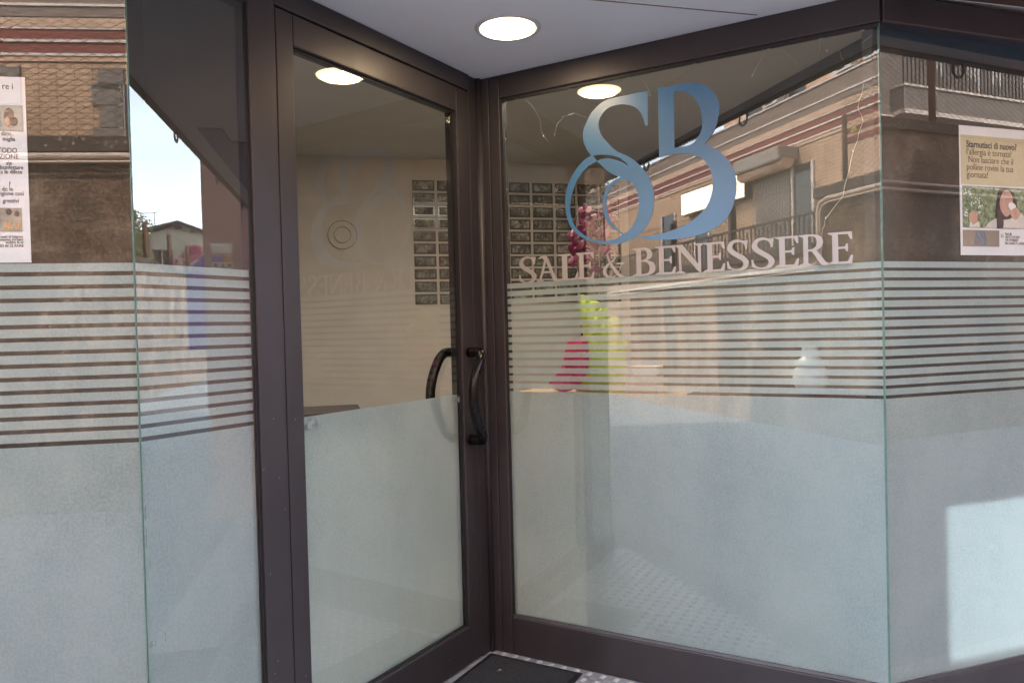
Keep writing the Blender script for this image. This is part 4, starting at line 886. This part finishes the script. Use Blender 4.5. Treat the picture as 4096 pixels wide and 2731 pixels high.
bn = thing('violet_beam', 'slanted violet panel imitating a beam of light on the pink side wall', 'violet_beam', S(4.606, .735, 1.3), RZ - math.pi / 2)
b = MB(); b.poly([(0, 0, 0), (.14, 0, 0), (.14, 0, .62), (0, 0, .80)], (0, .006, 0)); b.build('beam_panel', M['violet'], bn)  # violet panel added to imitate violet light falling on the wall
b = MB(); b.tube([(-.005, .003, .805), (.145, .003, .625)], .006, 6); b.build('rod', M['acw'], bn)  # rod added with the violet beam panel
# ------------------------------------------------------------------ far down the street
hs = thing('far_house', 'cream gabled house with dark tiled roof far down the street', 'house', S(45, 10.2, GZ), RZ)
b = MB(); b.poly([(0, 2.7, 0), (0, 2.7, 7.65), (0, -.3 + .6, 8.1 - g), (0, -1.35, 7.7), (0, -1.35, 0)], (6, 0, 0)); b.build('wall', M['cream'], hs)
b = MB()
def slab(y0, z0, y1, z1, th=.16): b.poly([(-.5, y0, z0), (-.5, y1, z1), (-.5, y1, z1 - th), (-.5, y0, z0 - th)], (7, 0, 0))
slab(.3, 8.42, 1.75, 7.85); slab(.3, 8.42, -1.45, 7.98); b.build('roof', M['tile'], hs)
b = MB(); b.box(-.4, .2, .1, .4, 7.95, 8.12); b.box(-.4, .2, .95, 1.15, 7.75, 7.9); b.build('beam', M['tile'], hs)
wf = MB(); wf.box(-.02, 0, -1.3, -.1, 5.2, 6.75); wf = wf.build('window', M['dark'], hs)
b = MB(); b.box(-.05, -.021, -1.33, -1.24, 5.2, 6.8); b.box(-.05, -.021, -.75, -.68, 5.2, 6.8); b.box(-.05, -.021, -.12, -.05, 5.2, 6.8); b.build('frame', M['pinkwall'], wf)
h2 = thing('far_house', 'low orange house with terracotta roof beside the far cream house', 'house', S(46, 12.6, GZ), RZ)
b = MB(); b.box(0, 6, -2.6, 1.0, 0, 7.4); b.build('wall', M['peach'], h2)
b = MB(); b.poly([(-.4, -2.8, 7.4), (-.4, 1.2, 7.4), (-.4, .8, 7.8), (-.4, -2.8, 7.7)], (7, 0, 0)); b.build('roof', M['terra'], h2)
an = thing('tv_antenna', 'thin television antenna mast on the far cream house', 'antenna', S(45.5, 11.4, 7.6), RZ)
b = MB(); b.tube([(0, 0, -.3), (0, 0, 1.3)], .02, 6); b.build('mast', M['grey'], an)
b = MB(); b.tube([(0, -.7, 1.2), (0, .25, 1.28)], .015, 5)
for k in range(5): b.tube([(-.15, -.6 + k * .18, 1.21 + k * .015), (.15, -.6 + k * .18, 1.21 + k * .015)], .01, 4)
b.build('aerial', M['grey'], an)
def bush(name, label, loc, rx, rz_, mat, n, leaf, trunk=1.0, extra=None, group=None):
    t = thing(name, label, 'tree' if trunk > .8 else 'plant', loc, 0, group)
    b = MB()
    for k in range(n):
        a = random.uniform(0, 6.28); rr = random.random() ** .5; zz = random.uniform(-1, 1); q = math.sqrt(max(0, 1 - zz * zz)) * rr * (1 + .25 * math.sin(3 * a + zz * 4))
        c = Vector((rx * q * math.cos(a), rx * q * math.sin(a), trunk + rz_ + rz_ * zz)); d1 = Vector((random.gauss(0, 1), random.gauss(0, 1), random.gauss(0, 1))).normalized() * leaf; d2 = d1.orthogonal().normalized() * leaf * .6
        v = [b.bm.verts.new(c + d1), b.bm.verts.new(c + d2), b.bm.verts.new(c - d1), b.bm.verts.new(c - d2)]; b.bm.faces.new(v)
    me = b.build('crown', mat, t)
    b = MB(); b.tube([(0, 0, 0), (.05, 0, trunk), (.1, .05, trunk + rz_)], [.12, .08, .03], 7)
    for k in range(4): b.tube([(.05, 0, trunk), (math.cos(k * 1.6) * rx * .6, math.sin(k * 1.6) * rx * .6, trunk + rz_)], [.05, .02], 5)
    b.build('trunk', M['bark'], t)
    return t
bush('olive_tree', 'airy olive-green tree behind the fence by the far houses', S(34, 9.7, GZ), 1.1, 1.6, M['leaf'], 3200, .08, 4.2)
bush('leafy_tree', 'leafy green tree at the end of the orange block', S(-31, 12, GZ), 2.5, 2.5, M['leaf'], 3500, .14, 5)
bush('bougainvillea', 'dark magenta bougainvillea spilling over the far wall', S(30, 6.0, 3.2), .75, .8, M['magenta'], 1700, .06, .3)
sl = thing('street_lamp', 'white street lamp head on a slim arm down the street', 'street lamp', S(26, 5.6, GZ), RZ)
b = MB(); b.tube([(0, 0, 0), (0, 0, 3.6), (0, .25, 4.1)], .035, 8); b.build('pole', M['pipe'], sl)
b = MB(); b.ell((0, .4, 4.2), .1, .26, .06, Matrix.Rotation(.5, 3, 'X')); b.build('lamp_head', M['porcelain'], sl)
